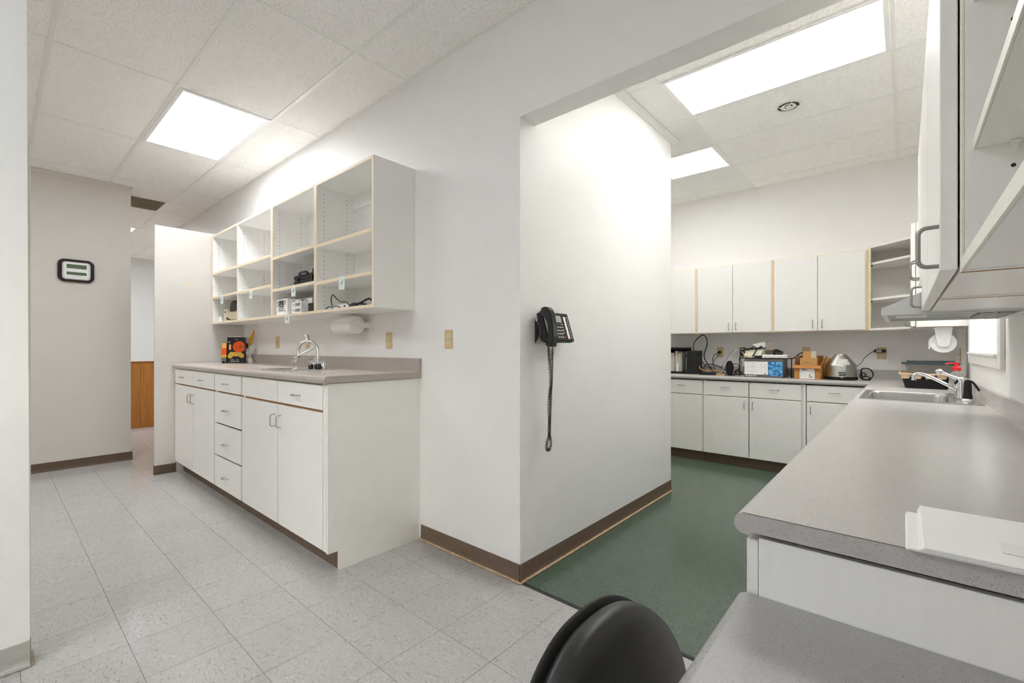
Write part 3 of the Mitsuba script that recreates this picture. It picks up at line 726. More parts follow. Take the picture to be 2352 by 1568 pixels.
def printed_box(label, x0, x1, y0, y1, z0, z1, prints, rz=0.0):
    t = thing('small_carton', label, 'box')
    c = ((x0 + x1) / 2, (y0 + y1) / 2, z0)
    obj('carton', moved(bx(x0 - c[0], x1 - c[0], y0 - c[1], y1 - c[1], 0, z1 - z0, 0.0015), c, rz=rz), 'm_white', t)
    for nm, m, mat in prints:
        obj(nm, moved(m, (c[0], c[1], c[2]), rz=rz), mat, t)
    return t
def dashes(x0, x1, y, rows, h=0.004, seed=1, fill=0.75):
    r = np.random.RandomState(seed); ms = []
    for z in rows:
        x = x0
        while x < x1 - 0.004:
            w = r.uniform(0.006, 0.02)
            if r.rand() < fill: ms.append(pb(x, min(x + w, x1), y - 0.0005, y + 0.0004, z, z + h))
            x += w + 0.004
    return cat(ms)
W, Dp, Hh = 0.215, 0.16, 0.128
printed_box('white carton with a black square print at the left of the third cubby', -3.918, -3.703, 1.545, 1.70, FL, FL + Hh, [
    ('picture', pb(-0.04, 0.035, -Dp / 2 - 0.0025, -Dp / 2 + 0.0035, 0.062, 0.115), 'm_ink'),
    ('picture_figure', cat([pb(-0.03 + 0.018 * k, -0.02 + 0.018 * k, -Dp / 2 - 0.0032, -Dp / 2 + 0.003, 0.063, 0.075 + 0.008 * (k % 3)) for k in range(4)]), 'm_ink_soft'),
    ('print', cat(dashes(-0.085, -0.05, -0.079, [0.07, 0.083, 0.096, 0.109], 0.005, 2), dashes(0.045, 0.085, -0.079, [0.083, 0.096, 0.109], 0.005, 3), dashes(-0.055, 0.05, -0.079, [0.032, 0.041, 0.05], 0.0045, 4)), 'm_ink'),
    ('small_print', dashes(0.05, 0.085, -0.079, [0.02, 0.03], 0.004, 9), 'm_ink_red')])
ring = sg.Point(0, 0).buffer(1, quad_segs=24)
ring = shapely.affinity.scale(ring, 0.11, 0.05).difference(shapely.affinity.scale(ring, 0.105, 0.046))
printed_box('white carton with an oval outline print in the third cubby', -3.69, -3.40, 1.60, 1.76, FL, FL + 0.118, [
    ('oval_print', prism(shapely.affinity.translate(ring, -0.01, 0.064), 0.002, 'xz', -0.0815), 'm_ink'),
    ('print', cat(dashes(-0.13, -0.10, -0.081, [0.012, 0.03], 0.008, 6), dashes(-0.05, 0.0, -0.081, [0.10], 0.009, 5)), 'm_ink')])
for k, (zz, lab) in enumerate(((0.0, 'small white carton with black block print, lower of two before the oval print'), (0.043, 'small white carton with black block print, upper of two before the oval print'))):
    printed_box(lab, -3.60, -3.44, 1.535, 1.597, FL + zz, FL + zz + 0.042, [
        ('block_print', cat([pb(-0.015 + 0.022 * q, -0.001 + 0.022 * q, -0.0318, -0.0303, 0.008 + 0.003 * (q % 2), 0.034) for q in range(4)]), 'm_ink'),
        ('print', dashes(-0.07, -0.025, -0.0313, [0.012, 0.024], 0.004, 8), 'm_ink')])
for k in range(4):
    single('wire_tray', diff(bx(-3.38, -3.215, 1.56, 1.78, FL + 0.017 * k, FL + 0.017 * k + 0.0165, 0.002), pb(-3.374, -3.221, 1.566, 1.774, FL + 0.017 * k + 0.003, FL + 0.2)), 'm_black',
           ['lowest black tray in the stack right of the white cartons', 'second lowest black tray in the stack right of the white cartons', 'second highest black tray in the stack right of the white cartons', 'topmost black tray in the stack right of the white cartons'][k], 'tray', 'black stacking trays in the third cubby')
t = thing('power_adapter', 'flat white device with a pale side in the nearest bottom cubby', 'device')
obj('case', bx(-3.15, -2.86, 1.60, 1.74, FL, FL + 0.038, 0.005), 'm_white', t)
obj('label', dashes(-3.14, -3.05, 1.5998, [FL + 0.014, FL + 0.02], 0.003, 3), 'm_ink_soft', t)
obj('port', pb(-2.93, -2.905, 1.5988, 1.602, FL + 0.018, FL + 0.026), 'm_black', t)
single('loose_cable', cat(tube([(-3.034, 1.57, FL + 0.004), (-3.06, 1.58, 1.555), (-3.067, 1.58, 1.59), (-3.041, 1.58, 1.613), (-2.989, 1.58, 1.581), (-2.926, 1.58, 1.556), (-2.864, 1.58, 1.553), (-2.816, 1.57, 1.535), (-2.792, 1.57, FL + 0.006)], 0.0035, 8, 6),
       tube([(-2.792, 1.57, FL + 0.007), (-2.775, 1.575, 1.531), (-2.717, 1.58, 1.532), (-2.66, 1.59, 1.526), (-2.62, 1.59, FL + 0.007), (-2.70, 1.57, FL + 0.007), (-2.775, 1.565, FL + 0.008), (-2.70, 1.58, 1.530), (-2.627, 1.60, 1.556), (-2.595, 1.60, 1.553), (-2.54, 1.60, 1.526), (-2.48, 1.60, FL + 0.007)], 0.0065, 8, 6)),
       'm_black', 'loose black cable looping up in the nearest bottom cubby', 'cable', smooth=60)
single('cable_loop', tube([(-3.08, 1.545, FL + 0.006), (-3.04, 1.55, FL + 0.020), (-2.98, 1.56, FL + 0.022), (-2.93, 1.56, FL + 0.018), (-2.89, 1.55, FL + 0.006)], 0.0055, 8, 6), 'm_box_gray', 'grey cable arch in front of the flat white device', 'cable', smooth=60)

# ------------------------------------------------------------------ wall plates
def plate(label, c, nrm, kind, w=0.070, h=0.115):
    """c centre on the wall, nrm 'y-' (wall facing -y) or 'x-' (wall facing -x)"""
    t = thing('wall_plate', label, 'wall plate')
    def put(m):
        if nrm == 'x-': m = moved(m, rz=-math.pi / 2)
        return moved(m, c)
    obj('plate', put(prism(rrect(-w / 2, w / 2, -h / 2, h / 2, 0.004), 0.005, 'xz', -0.0055)), 'm_plate', t)
    if kind == 'duplex':
        for s in (-1, 1):
            r = obj('receptacle', put(prism(sg.Point(0, s * 0.0195).buffer(0.0168).intersection(sg.box(-0.02, s * 0.0195 - 0.0135, 0.02, s * 0.0195 + 0.0135)), 0.002, 'xz', -0.0075)), 'm_cream_plastic', t)
            obj('slots', put(cat(pb(-0.0075, -0.0055, -0.0079, -0.0075, s * 0.0195, s * 0.0195 + 0.009), pb(0.0055, 0.0075, -0.0079, -0.0075, s * 0.0195, s * 0.0195 + 0.007), cyl((0, -0.0074, s * 0.0195 - 0.007), (0, -0.008, s * 0.0195 - 0.007), 0.0025, 10))), 'm_black', r)
        obj('screw', put(cyl((0, -0.005, 0), (0, -0.0068, 0), 0.0035, 12)), 'm_screw', t)
    else:
        for s in (-0.042, 0.042): obj('screw', put(cyl((0, -0.005, s), (0, -0.0068, s), 0.0035, 12)), 'm_screw', t)
        if kind == 'jack': obj('jack', put(cyl((0, -0.005, 0), (0, -0.011, 0), 0.007, 14)), 'm_screw', t)
        if kind == 'toggle': obj('toggle', put(bx(-0.004, 0.004, -0.02, -0.005, -0.006, 0.010)), 'm_cream_plastic', t)
    return t
plate('beige duplex outlet alone on the white wall near the corner', (-2.095, YA, 1.292), 'y-', 'duplex')
plate('beige duplex outlet on the wall above the back splash end', (-2.723, YA, 1.291), 'y-', 'duplex')
plate('beige outlet plate behind the gooseneck faucet', (-3.97, YA, 1.293), 'y-', 'duplex')
plate('tan blank plate with three screws left of the gooseneck faucet', (-4.602, YA, 1.293), 'y-', 'jack')
plate('beige outlet plate behind the black and orange carton', (-5.386, YA, 1.292), 'y-', 'duplex')
plate('beige plate with a round black plug in the lab backsplash wall', (-1.641, YF, 1.189), 'y-', 'jack')
plate('beige outlet plate behind the cardboard boxes', (-0.785, YF, 1.19), 'y-', 'blank')
plate('beige duplex outlet with the black charger plugged in', (-0.167, YF, 1.188), 'y-', 'duplex')
plate('beige plate seen edge-on on the wall beside the window', (XR, 5.26, 1.178), 'x-', 'toggle')
plate('white outlet crowded with plugs left of the wire rack', (-1.392, YF, 1.19), 'y-', 'duplex')

# ------------------------------------------------------------------ paper towel holder under the cubbies
t = thing('paper_towel_holder', 'white paper towel holder with roll under the wall cubbies', 'paper towel holder')
RX0, RX1, RY, RZ, RR = -3.24, -2.965, 1.725, 1.405, 0.062
obj('roll', lathe([[0.02, 0], [RR - 0.003, 0], [RR, 0.003], [RR, RX1 - RX0 - 0.003], [RR - 0.003, RX1 - RX0], [0.02, RX1 - RX0]], 40).apply_transform(trimesh.transformations.rotation_matrix(math.pi / 2, [0, 1, 0])).apply_translation((RX0, RY, RZ)), 'm_towel', t, smooth=40)
for s, xx in ((1, RX1 + 0.012), (-1, RX0 - 0.012)):
    a = obj('arm', bx(xx - 0.006, xx + 0.006, RY - 0.02, YA - 0.008, RZ - 0.020, RZ + 0.020, 0.004), 'm_white_gloss', t)
    obj('hub', cyl((xx - s * 0.016, RY, RZ), (xx + s * 0.010, RY, RZ), 0.026, 28), 'm_white_gloss', a, smooth=40)
    obj('wall_bracket', bx(xx - 0.022, xx + 0.03, YA - 0.009, YA - 0.0005, RZ - 0.048, RZ + 0.052, 0.004), 'm_white_gloss', t)

# ------------------------------------------------------------------ items at the far end of the left counter
CZ = 1.0852
RZB = math.radians(58)
def turned(m, c): return moved(m, c, rz=RZB)
t = thing('cleaner_carton', 'black carton with a large orange disc print standing by the partition', 'carton')
cc = (-5.127, 1.640, CZ); bw = 0.078
obj('carton', turned(bx(-bw, bw, -0.03, 0.03, 0, 0.262, 0.0015), cc), 'm_black', t)
disc = sg.Point(0.028, 0.165).buffer(0.056, quad_segs=20).intersection(sg.box(-bw, 0, bw - 0.001, 0.25))
obj('disc_print', turned(prism(disc, 0.001, 'xz', -0.0308), cc), 'm_orange', t)
obj('disc_lettering', turned(cat([pb(0.030 + 0.009 * k, 0.035 + 0.009 * k, -0.0313, -0.0303, 0.148 + 0.006 * (k % 2), 0.182 - 0.005 * k) for k in range(4)]), cc), 'm_ink', t)
obj('panel_print', turned(pb(-0.062, -0.044, -0.0308, -0.0296, 0.135, 0.188), cc), 'm_orange_light', t)
yel = sg.LineString([(-0.052, 0.07), (-0.04, 0.092), (0.035, 0.09), (0.05, 0.075)]).buffer(0.022)
obj('sponge_print', turned(prism(yel, 0.001, 'xz', -0.0312), cc), 'm_yellow', t)
obj('print', turned(cat(dashes(-0.01, 0.04, -0.0304, [0.235], 0.006, 3), dashes(-0.07, -0.05, -0.0304, [0.215, 0.205], 0.004, 4), dashes(-0.05, 0.03, -0.0304, [0.015, 0.03], 0.006, 6)), cc), 'm_key', t)
obj('flap', turned(bx(-bw, bw - 0.01, -0.028, 0.028, 0.262, 0.268, 0.001), cc), 'm_white', t)
t = thing('small_carton', 'narrow orange and yellow striped carton left of the black carton', 'box')
cs = (-5.181, 1.551, CZ)
obj('carton', turned(bx(-0.022, 0.022, -0.03, 0.03, 0, 0.205, 0.0015), cs), 'm_black', t)
for z0, z1, mt in ((0.055, 0.085, 'm_yellow'), (0.086, 0.15, 'm_orange'), (0.151, 0.203, 'm_orange_light')):
    obj('stripe_print', turned(pb(-0.021, 0.021, -0.0308, -0.0296, z0, z1), cs), mt, t)
obj('print', turned(dashes(-0.018, 0.018, -0.0304, [0.012, 0.026, 0.04], 0.006, 5), cs), 'm_key', t)
t = thing('dish_brush', 'orange handled dish brush standing behind the black carton', 'brush')
obj('handle', cat(tube([(-5.10, 1.755, CZ + 0.18), (-5.07, 1.76, CZ + 0.265), (-5.04, 1.765, CZ + 0.305)], [0.013, 0.020, 0.009], 10), lathe([[0.008, -0.004], [0.016, -0.004], [0.016, 0.004], [0.008, 0.004]], 20).apply_transform(trimesh.transformations.rotation_matrix(math.pi / 2, [1, 0, 0])).apply_translation((-5.033, 1.766, CZ + 0.32))), 'm_amber', t, smooth=50)
obj('head', cat(tube([(-5.10, 1.755, CZ + 0.18), (-5.11, 1.755, CZ + 0.05)], 0.011, 10), lathe([[0, 0], [0.03, 0], [0.032, 0.03], [0.012, 0.055], [0, 0.055]], 20, (-5.112, 1.755, CZ))), 'm_white', t, smooth=50)
t = thing('wall_charger', 'black plug-in charger with hanging cord in the corner outlet', 'charger')
obj('plug', bx(-5.41, -5.355, YA - 0.05, YA - 0.0085, 1.235, 1.29, 0.004), 'm_black', t)
obj('cord', tube([(-5.38, YA - 0.045, 1.238), (-5.385, YA - 0.06, 1.18), (-5.375, YA - 0.05, 1.12), (-5.36, YA - 0.045, CZ + 0.005), (-5.30, YA - 0.06, CZ + 0.004)], 0.004, 8, 6), 'm_black', t, smooth=60)

# ------------------------------------------------------------------ digital wall clock on the beige wall
t = thing('wall_clock', 'dark wood framed digital wall clock with two green screens', 'clock')
cy_, cz_, hw, hh = 0.580, 2.034, 0.137, 0.115
XC = -6.49
outer, inner = rrect(-hw, hw, -hh, hh, 0.052, 10), rrect(-hw + 0.032, hw - 0.028, -hh + 0.024, hh - 0.024, 0.030, 10)
fr = outer.difference(inner)
for lo, hi in ((45, 135), (135, 225), (225, 315), (315, 405)):
    w = sg.Polygon([(0, 0)] + [(math.cos(math.radians(a)) * 0.4 * 1.19, math.sin(math.radians(a)) * 0.4) for a in np.linspace(lo + 0.35, hi - 0.35, 7)])
    obj('frame_rail', prism(fr.intersection(w), 0.026, 'yz', XC + 0.001).apply_translation((0, cy_, cz_)), 'm_clock_frame', t)
obj('frame_seams', prism(fr.buffer(-0.001), 0.0225, 'yz', XC + 0.001).apply_translation((0, cy_, cz_)), 'm_seam_light', t)
obj('face', prism(inner.buffer(-0.0005), 0.02, 'yz', XC + 0.001).apply_translation((0, cy_, cz_)), 'm_clock_face', t)
ip = rrect(-hw + 0.046, hw - 0.044, -hh + 0.034, hh - 0.034, 0.02, 8)
obj('bezel', prism(ip, 0.006, 'yz', XC + 0.021).apply_translation((0, cy_, cz_)), 'm_white', t)
for z0, z1 in ((0.022, 0.064), (-0.044, -0.014)):
    obj('screen', bx(XC + 0.0265, XC + 0.0285, cy_ - 0.072, cy_ + 0.078, cz_ + z0, cz_ + z1, 0.0005), 'm_lcd', t, label='blank green screen')
obj('icons', cat([cyl((XC + 0.0268, cy_ - 0.03 + 0.012 * k, cz_ - 0.058), (XC + 0.0282, cy_ - 0.03 + 0.012 * k, cz_ - 0.058), 0.0038, 10) for k in range(6)], tube([(XC + 0.0272, cy_ - 0.055, cz_ - 0.053), (XC + 0.0272, cy_ - 0.036, cz_ - 0.058)], 0.001, 5), tube([(XC + 0.0272, cy_ + 0.055, cz_ - 0.055), (XC + 0.0272, cy_ + 0.036, cz_ - 0.058)], 0.001, 5)), 'm_ink_soft', t)

# ------------------------------------------------------------------ wall telephone
t = thing('wall_telephone', 'black wall-mounted office telephone on the white wall', 'telephone')
arc = [(XP + 0.001, 1.262), (XP + 0.001, 1.396)] + [(XP + 0.001 + 0.036 * math.sin(math.pi * s) ** 0.8, 1.396 - 0.134 * s) for s in np.linspace(0.02, 0.98, 15)]
obj('wall_bracket', prism(sg.Polygon(arc).buffer(0), 0.165, 'xz', 1.955), 'm_silver', t, smooth=30)
obj('bracket_end', prism(sg.Polygon(arc).buffer(-0.002), 0.003, 'xz', 1.952), 'm_black', t)
# body: slab tilted so the lower edge stands further from the wall
A, B = np.array([-1.483, 1.437]), np.array([-1.432, 1.277])       # face top, face bottom (x, z)
dn = (B - A) / np.linalg.norm(B - A); nr = np.array([-dn[1], dn[0]])
if nr[0] < 0: nr = -nr
Hb = np.linalg.norm(B - A); PY0, PY1 = 1.945, 2.20
def pf(y, s, o=0.0):
    """point on the telephone face: y across, s down from the top edge, o out of the face"""
    q = A + dn * s + nr * o
    return np.array([q[0], y, q[1]])
def pbox(y0, y1, s0, s1, o0, o1, c=0.001):
    m = bx(0, 1, 0, 1, 0, 1, 0) if c == 0 else None
    pts = []
    for Y, sy in ((y0, 1), (y1, -1)):
        for S_, ss in ((s0, 1), (s1, -1)):
            for O, so in ((o0, 1), (o1, -1)):
                pts += [pf(Y + sy * c, S_ + ss * c, O), pf(Y, S_ + ss * c, O + so * c), pf(Y + sy * c, S_, O + so * c)]
    return trimesh.convex.convex_hull(np.array(pts))
obj('body', pbox(PY0, PY1, 0, Hb, -0.034, 0, 0.004), 'm_black_soft', t)
obj('base', pbox(PY0 + 0.02, PY1 - 0.05, 0.03, Hb - 0.015, -0.062, -0.033, 0.004), 'm_black', t)
obj('screen', pbox(2.045, 2.118, 0.018, 0.058, 0, 0.0012, 0.0003), 'm_lcd_phone', t, label='pale grey display')
obj('directory_strip', pbox(2.142, 2.162, 0.022, Hb - 0.014, 0, 0.0012, 0.0003), 'm_paper', t, label='white name strip')
def on_face(text, y, s, h):
    m = meshkit.text_mesh(text, h, 0.0008)
    v = m.vertices.copy()
    m.vertices = np.array([pf(y + a, s - b, c + 0.0002) for a, b, c in v])
    return m
obj('logo', cat([pbox(2.055 + 0.004 * k, 2.0575 + 0.004 * k, 0.0075, 0.0115, 0, 0.0006, 0.0001) for k in range(7)]), 'm_key', t)
for r in range(4):
    for c in range(3):
        obj('key', pbox(2.048 + 0.019 * c, 2.060 + 0.019 * c, 0.082 + 0.0195 * r, 0.092 + 0.0195 * r, 0, 0.003, 0.0008), 'm_key', t)
for c in range(3): obj('soft_key', pbox(2.048 + 0.019 * c, 2.060 + 0.019 * c, 0.066, 0.073, 0, 0.003, 0.0008), 'm_box_gray', t)
for r in range(4): obj('function_key', pbox(2.106, 2.118, 0.066 + 0.0165 * r, 0.074 + 0.0165 * r, 0, 0.003, 0.0008), 'm_key', t)
obj('message_key', pbox(2.106, 2.121, 0.142, 0.151, 0, 0.003, 0.0008), 'm_red', t, label='red key')
for r in range(10): obj('line_key', pbox(2.172, 2.182, 0.022 + 0.0135 * r, 0.030 + 0.0135 * r, 0, 0.003, 0.0008), 'm_key', t)
obj('ear_plate', pbox(1.955, 2.005, 0.03, Hb - 0.03, 0, 0.008, 0.003), 'm_silver', t)
# handset: swept bow on the left side of the body
hs_ = [(-1.445, 1.452), (-1.418, 1.455), (-1.398, 1.435), (-1.386, 1.40), (-1.376, 1.355), (-1.373, 1.31), (-1.376, 1.27), (-1.382, 1.250)]
hi = [(-1.405, 1.252), (-1.410, 1.275), (-1.402, 1.30), (-1.402, 1.345), (-1.412, 1.385), (-1.428, 1.405), (-1.455, 1.425)]
ho = spline([(a - 0.026, b) for a, b in hs_], 5); hn = spline([(a - 0.026, b) for a, b in hi], 5)
hpoly = sg.Polygon(np.vstack([ho, hn])).buffer(0.004)
obj('handset', cat(prism(hpoly.buffer(-0.005), 0.004, 'xz', 1.938), prism(hpoly, 0.036, 'xz', 1.9415), prism(hpoly.buffer(-0.005), 0.004, 'xz', 1.977)), 'm_black_gloss', t, smooth=40)
obj('handset_cup', cyl((-1.468, 1.959, 1.430), (-1.484, 1.959, 1.424), 0.02), 'm_black', t, smooth=40)
obj('handset_cup', cyl((-1.434, 1.959, 1.268), (-1.446, 1.959, 1.264), 0.02), 'm_black', t, smooth=40)
# coiled cord: helix along a hanging U
pth = spline([(-1.415, 1.960, 1.249), (-1.42, 1.962, 1.20), (-1.43, 1.972, 1.10), (-1.445, 1.985, 1.0), (-1.455, 1.99, 0.86), (-1.46, 1.992, 0.77), (-1.463, 1.975, 0.725), (-1.465, 1.972, 0.70), (-1.466, 1.984, 0.684), (-1.467, 2.001, 0.684), (-1.468, 2.014, 0.70), (-1.468, 2.013, 0.735), (-1.466, 1.998, 0.775), (-1.463, 1.995, 0.86), (-1.453, 1.978, 0.95), (-1.447, 1.985, 1.05), (-1.442, 1.970, 1.15), (-1.445, 1.962, 1.262)], 10)
sl = np.r_[0, np.cumsum(np.linalg.norm(np.diff(pth, axis=0), axis=1))]
n = 2600
ss = np.linspace(0, sl[-1], n)
pp = np.c_[[np.interp(ss, sl, pth[:, k]) for k in range(3)]].T
tt = np.gradient(pp, axis=0); tt /= np.linalg.norm(tt, axis=1, keepdims=True)
uu = np.cross(tt, [1, 0.2, 0.1]); uu /= np.linalg.norm(uu, axis=1, keepdims=True); ww = np.cross(tt, uu)
env = np.clip(np.minimum(ss, sl[-1] - ss) / 0.03, 0.1, 1) * 0.0070
ph = 2 * np.pi * ss / 0.0088
obj('coil_cord', tube(pp + env[:, None] * (np.cos(ph)[:, None] * uu + np.sin(ph)[:, None] * ww), 0.0019, 5), 'm_black', t, smooth=True, label='coiled black cord hanging in a loop')

# ------------------------------------------------------------------ lab: far base cabinets (face y=5.07)
FYL = 5.075
def far_base(label, x0, x1, splits, handles, drawers=True):
    t = thing('base_cabinet', label, 'base cabinet')
    z1 = 0.893
    sd = 0.016
    obj('carcass', cat(bx(x0 + 0.0005, x0 + sd, FYL + 0.021, YF - 0.001, 0.107, z1), bx(x1 - sd, x1 - 0.0005, FYL + 0.021, YF - 0.001, 0.107, z1),
                       bx(x0 + sd, x1 - sd, FYL + 0.021, YF - 0.001, 0.107, 0.123), bx(x0 + sd, x1 - sd, YF - 0.010, YF - 0.001, 0.123, z1)), 'm_cab', t)
    obj('rail', bx(x0 + sd, x1 - sd, FYL + 0.0215, FYL + 0.04, 0.715, 0.748), 'm_particle', t, label='raw brown board rail')
    obj('toe_kick', bx(x0 + 0.0005, x1 - 0.0005, 5.155, 5.167, 0, 0.107, 0.001), 'm_base_brown', t)
    for i in range(len(splits) - 1):
        a, b = splits[i], splits[i + 1]
        front(t, 'drawer', a + 0.002, b - 0.002, 0.733, 0.888, 'x', FYL, -1, ((a + b) / 2, 0.825, 'h'))
        front(t, 'door', a + 0.002, b - 0.002, 0.112, 0.730, 'x', FYL, -1, (handles[i], 0.655, 'v') if handles[i] is not None else None)
    return t
far_base('white lab base cabinet at the left, half hidden by the telephone wall', -2.575, -1.657, [-2.572, -2.116, -1.660], [-2.16, -2.07])
far_base('white double door lab base cabinet below the printed blue box', -1.655, -0.735, [-1.652, -1.201, -0.742], [-1.24, -1.162])
far_base('white lab base cabinet with one drawer and door in the corner', -0.733, -0.262, [-0.706, -0.268], [-0.668])
obj('filler_strip', bx(-0.732, -0.709, FYL + 0.004, FYL + 0.03, 0.112, 0.888), 'm_cab', 'base_cabinet_005')

# ------------------------------------------------------------------ lab: right base run (face x=-0.222, hidden from the camera but real)
FXR, RY0, RY1 = -0.222, 0.918, 5.05
def right_base(label, y0, y1, end=False):
    t = thing('base_cabinet', label, 'base cabinet')
    z1 = 0.893; sd = 0.016
    obj('carcass', cat(bx(FXR + 0.021, XR - 0.001, y0 + 0.0005, y0 + sd, 0.107 if not end else 0.0, z1), bx(FXR + 0.021, XR - 0.001, y1 - sd, y1 - 0.0005, 0.107, z1),
                       bx(FXR + 0.021, XR - 0.001, y0 + sd, y1 - sd, 0.107, 0.123), bx(XR - 0.012, XR - 0.001, y0 + sd, y1 - sd, 0.123, z1)), 'm_cab', t)
    obj('toe_kick', bx(-0.145, -0.133, y0 + 0.018, y1 - 0.0005, 0, 0.107, 0.001), 'm_base_brown', t)
    m_ = (y0 + y1) / 2
    for a, b, hy in ((y0, m_, m_ - 0.045), (m_, y1, m_ + 0.045)):
        front(t, 'drawer', a + 0.003, b - 0.003, 0.733, 0.888, 'y', FXR, -1, ((a + b) / 2, 0.825, 'h'))
        front(t, 'door', a + 0.003, b - 0.003, 0.112, 0.726, 'y', FXR, -1, (hy, 0.655, 'v'))
    return t
right_base('white base cabinet whose end panel rises above the low desk', RY0, 2.02, True)
right_base('white base cabinet in the middle of the right counter run', 2.021, 3.05)
right_base('white sink base cabinet under the right counter window', 3.051, 4.25)
right_base('white base cabinet in the corner of the right counter run', 4.251, 5.05)

# L-shaped lab worktop
P('m_seam', (0.10, 0.08, 0.065), 0.6)
CB = CT - 0.040
prof = nose_profile(5.043, YF - 0.001, CB + 0.006, CT, splash=1.028)
farleg = prism(prof, XR - 0.001 + 3.09, 'yz', -3.09)
prof2 = nose_profile(-0.240, XR - 0.001, CB + 0.006, CT, splash=1.022)
NY = 0.907
rightleg = prism(prof2, 5.10 - NY, 'xz', NY)
RSX0, RSX1, RSY0, RSY1 = -0.205, 0.318, 3.37, 4.06
rightleg = diff(rightleg, prism(rrect(RSX0 + 0.02, RSX1 - 0.075, RSY0 + 0.02, RSY1 - 0.02, 0.04), 0.3, 'xy', 0.8))
rightleg2 = prism([(XR - 0.022, CT - 0.001), (XR - 0.001, CT - 0.001), (XR - 0.001, 1.022), (XR - 0.017, 1.022), (XR - 0.022, 1.016)], YF - 0.022 - 5.10, 'xz', 5.10)
wt = single('lab_worktop', cat(farleg, rightleg, rightleg2), 'm_counter', 'L-shaped grey speckled lab worktop with rolled edge and splash', 'countertop', smooth=30)
obj('seam', bx(-0.225, XR - 0.003, NY - 0.0007, NY + 0.0001, CT - 0.0012, CT - 0.0002, 0), 'm_seam', wt, label='dark seam line of the end strip')
sk = sink('lab_sink', 'stainless steel sink set in the grey lab worktop', RSX0, RSX1, RSY0, RSY1, CT, 0.105, 0.17, 'x')

# ------------------------------------------------------------------ lab: upper cabinets on the far wall (door face 5.30)
UYF, UZ0, UZ1 = 5.305, 1.400, 2.150
def far_upper(label, x0, x1, splits, handles):
    t = thing('wall_cabinet', label, 'wall cabinet')
    th = 0.018
    y0 = UYF + 0.020
    for a in (x0 + 0.0004, x1 - th - 0.0004):
        k = obj('side_panel', bx(a, a + th, y0 + 0.002, YF - 0.001, UZ0, UZ1), 'm_cab', t)
        obj('edge_band', bx(a, a + th, y0 - 0.001, y0 + 0.0018, UZ0, UZ1, 0.0005), 'm_edge_band', k)
    for z in (UZ0, UZ1 - th):
        k = obj('top_panel' if z > 2 else 'bottom_panel', bx(x0 + th, x1 - th, y0 + 0.002, YF - 0.001, z, z + th), 'm_cab', t)
        obj('edge_band', bx(x0 + th, x1 - th, y0 - 0.001, y0 + 0.0018, z, z + th, 0.0005), 'm_edge_band', k)
    obj('back_panel', bx(x0 + th, x1 - th, YF - 0.007, YF - 0.001, UZ0 + th, UZ1 - th, 0), 'm_cab_inner', t)
    for i in range(len(splits) - 1):
        front(t, 'door', splits[i], splits[i + 1], UZ0 + 0.006, UZ1 - 0.006, 'x', UYF, -1, (handles[i], 1.475, 'v') if handles[i] is not None else None)
    return t
far_upper('white lab wall cabinet at the left, cut off by the telephone wall', -2.575, -1.803, [-2.563, -2.19, -1.817], [-2.23, -2.15])
far_upper('white two-door lab wall cabinet above the wireless router', -1.802, -1.030, [-1.790, -1.417, -1.043], [-1.452, -1.380])
far_upper('white two-door lab wall cabinet above the cardboard boxes', -1.029, -0.256, [-1.017, -0.643, -0.272], [-0.682, -0.606])

# diagonal open corner shelf
t = thing('corner_shelf', 'open white corner shelf between the lab wall cabinets', 'wall shelf')
foot = [(-0.254, YF - 0.001), (XR - 0.001, YF - 0.001), (XR - 0.001, 5.045), (0.045, 5.045), (-0.254, 5.325)]
def footprint(ins): return sg.Polygon(foot).buffer(-ins, join_style=2)
for nm, z, th in (('bottom_panel', UZ0, 0.019), ('top_panel', 2.156, 0.019)):
    k = obj(nm, prism(footprint(0.0), th, 'xy', z), 'm_cab', t)
dvec = np.array([0.045 + 0.254, 5.045 - 5.325]); 
for nm, z in (('shelf', 1.675), ('shelf', 2.005)):
    k = obj(nm, prism(footprint(0.019), 0.02, 'xy', z), 'm_cab', t)
    obj('bracket', cat(bx(-0.235, -0.222, 5.345, 5.352, z - 0.012, z, 0.001)), 'm_black', t)
k = obj('side_panel', bx(-0.254, -0.236, 5.326, YF - 0.002, UZ0 + 0.019, 2.156), 'm_cab_inner', t)
obj('edge_band', bx(-0.2545, -0.234, 5.306, 5.3255, UZ0, 2.17, 0.001), 'm_edge_band', t, label='beige front edge')
obj('side_panel', bx(0.050, XR - 0.002, 5.045, 5.063, UZ0 + 0.019, 2.156), 'm_cab_inner', t)
obj('back_panel', cat(bx(-0.236, XR - 0.002, YF - 0.008, YF - 0.002, UZ0 + 0.019, 2.156, 0), bx(XR - 0.008, XR - 0.002, 5.063, YF - 0.008, UZ0 + 0.019, 2.156, 0)), 'm_cab_inner', t)
obj('pin_holes', cat([cyl((-0.2365, yy, z), (-0.2355, yy, z), 0.004, 8) for yy in (5.38, 5.55) for z in (1.46, 1.73, 1.76, 2.05, 2.08)]), 'm_dark_gap', t, kind='stuff')

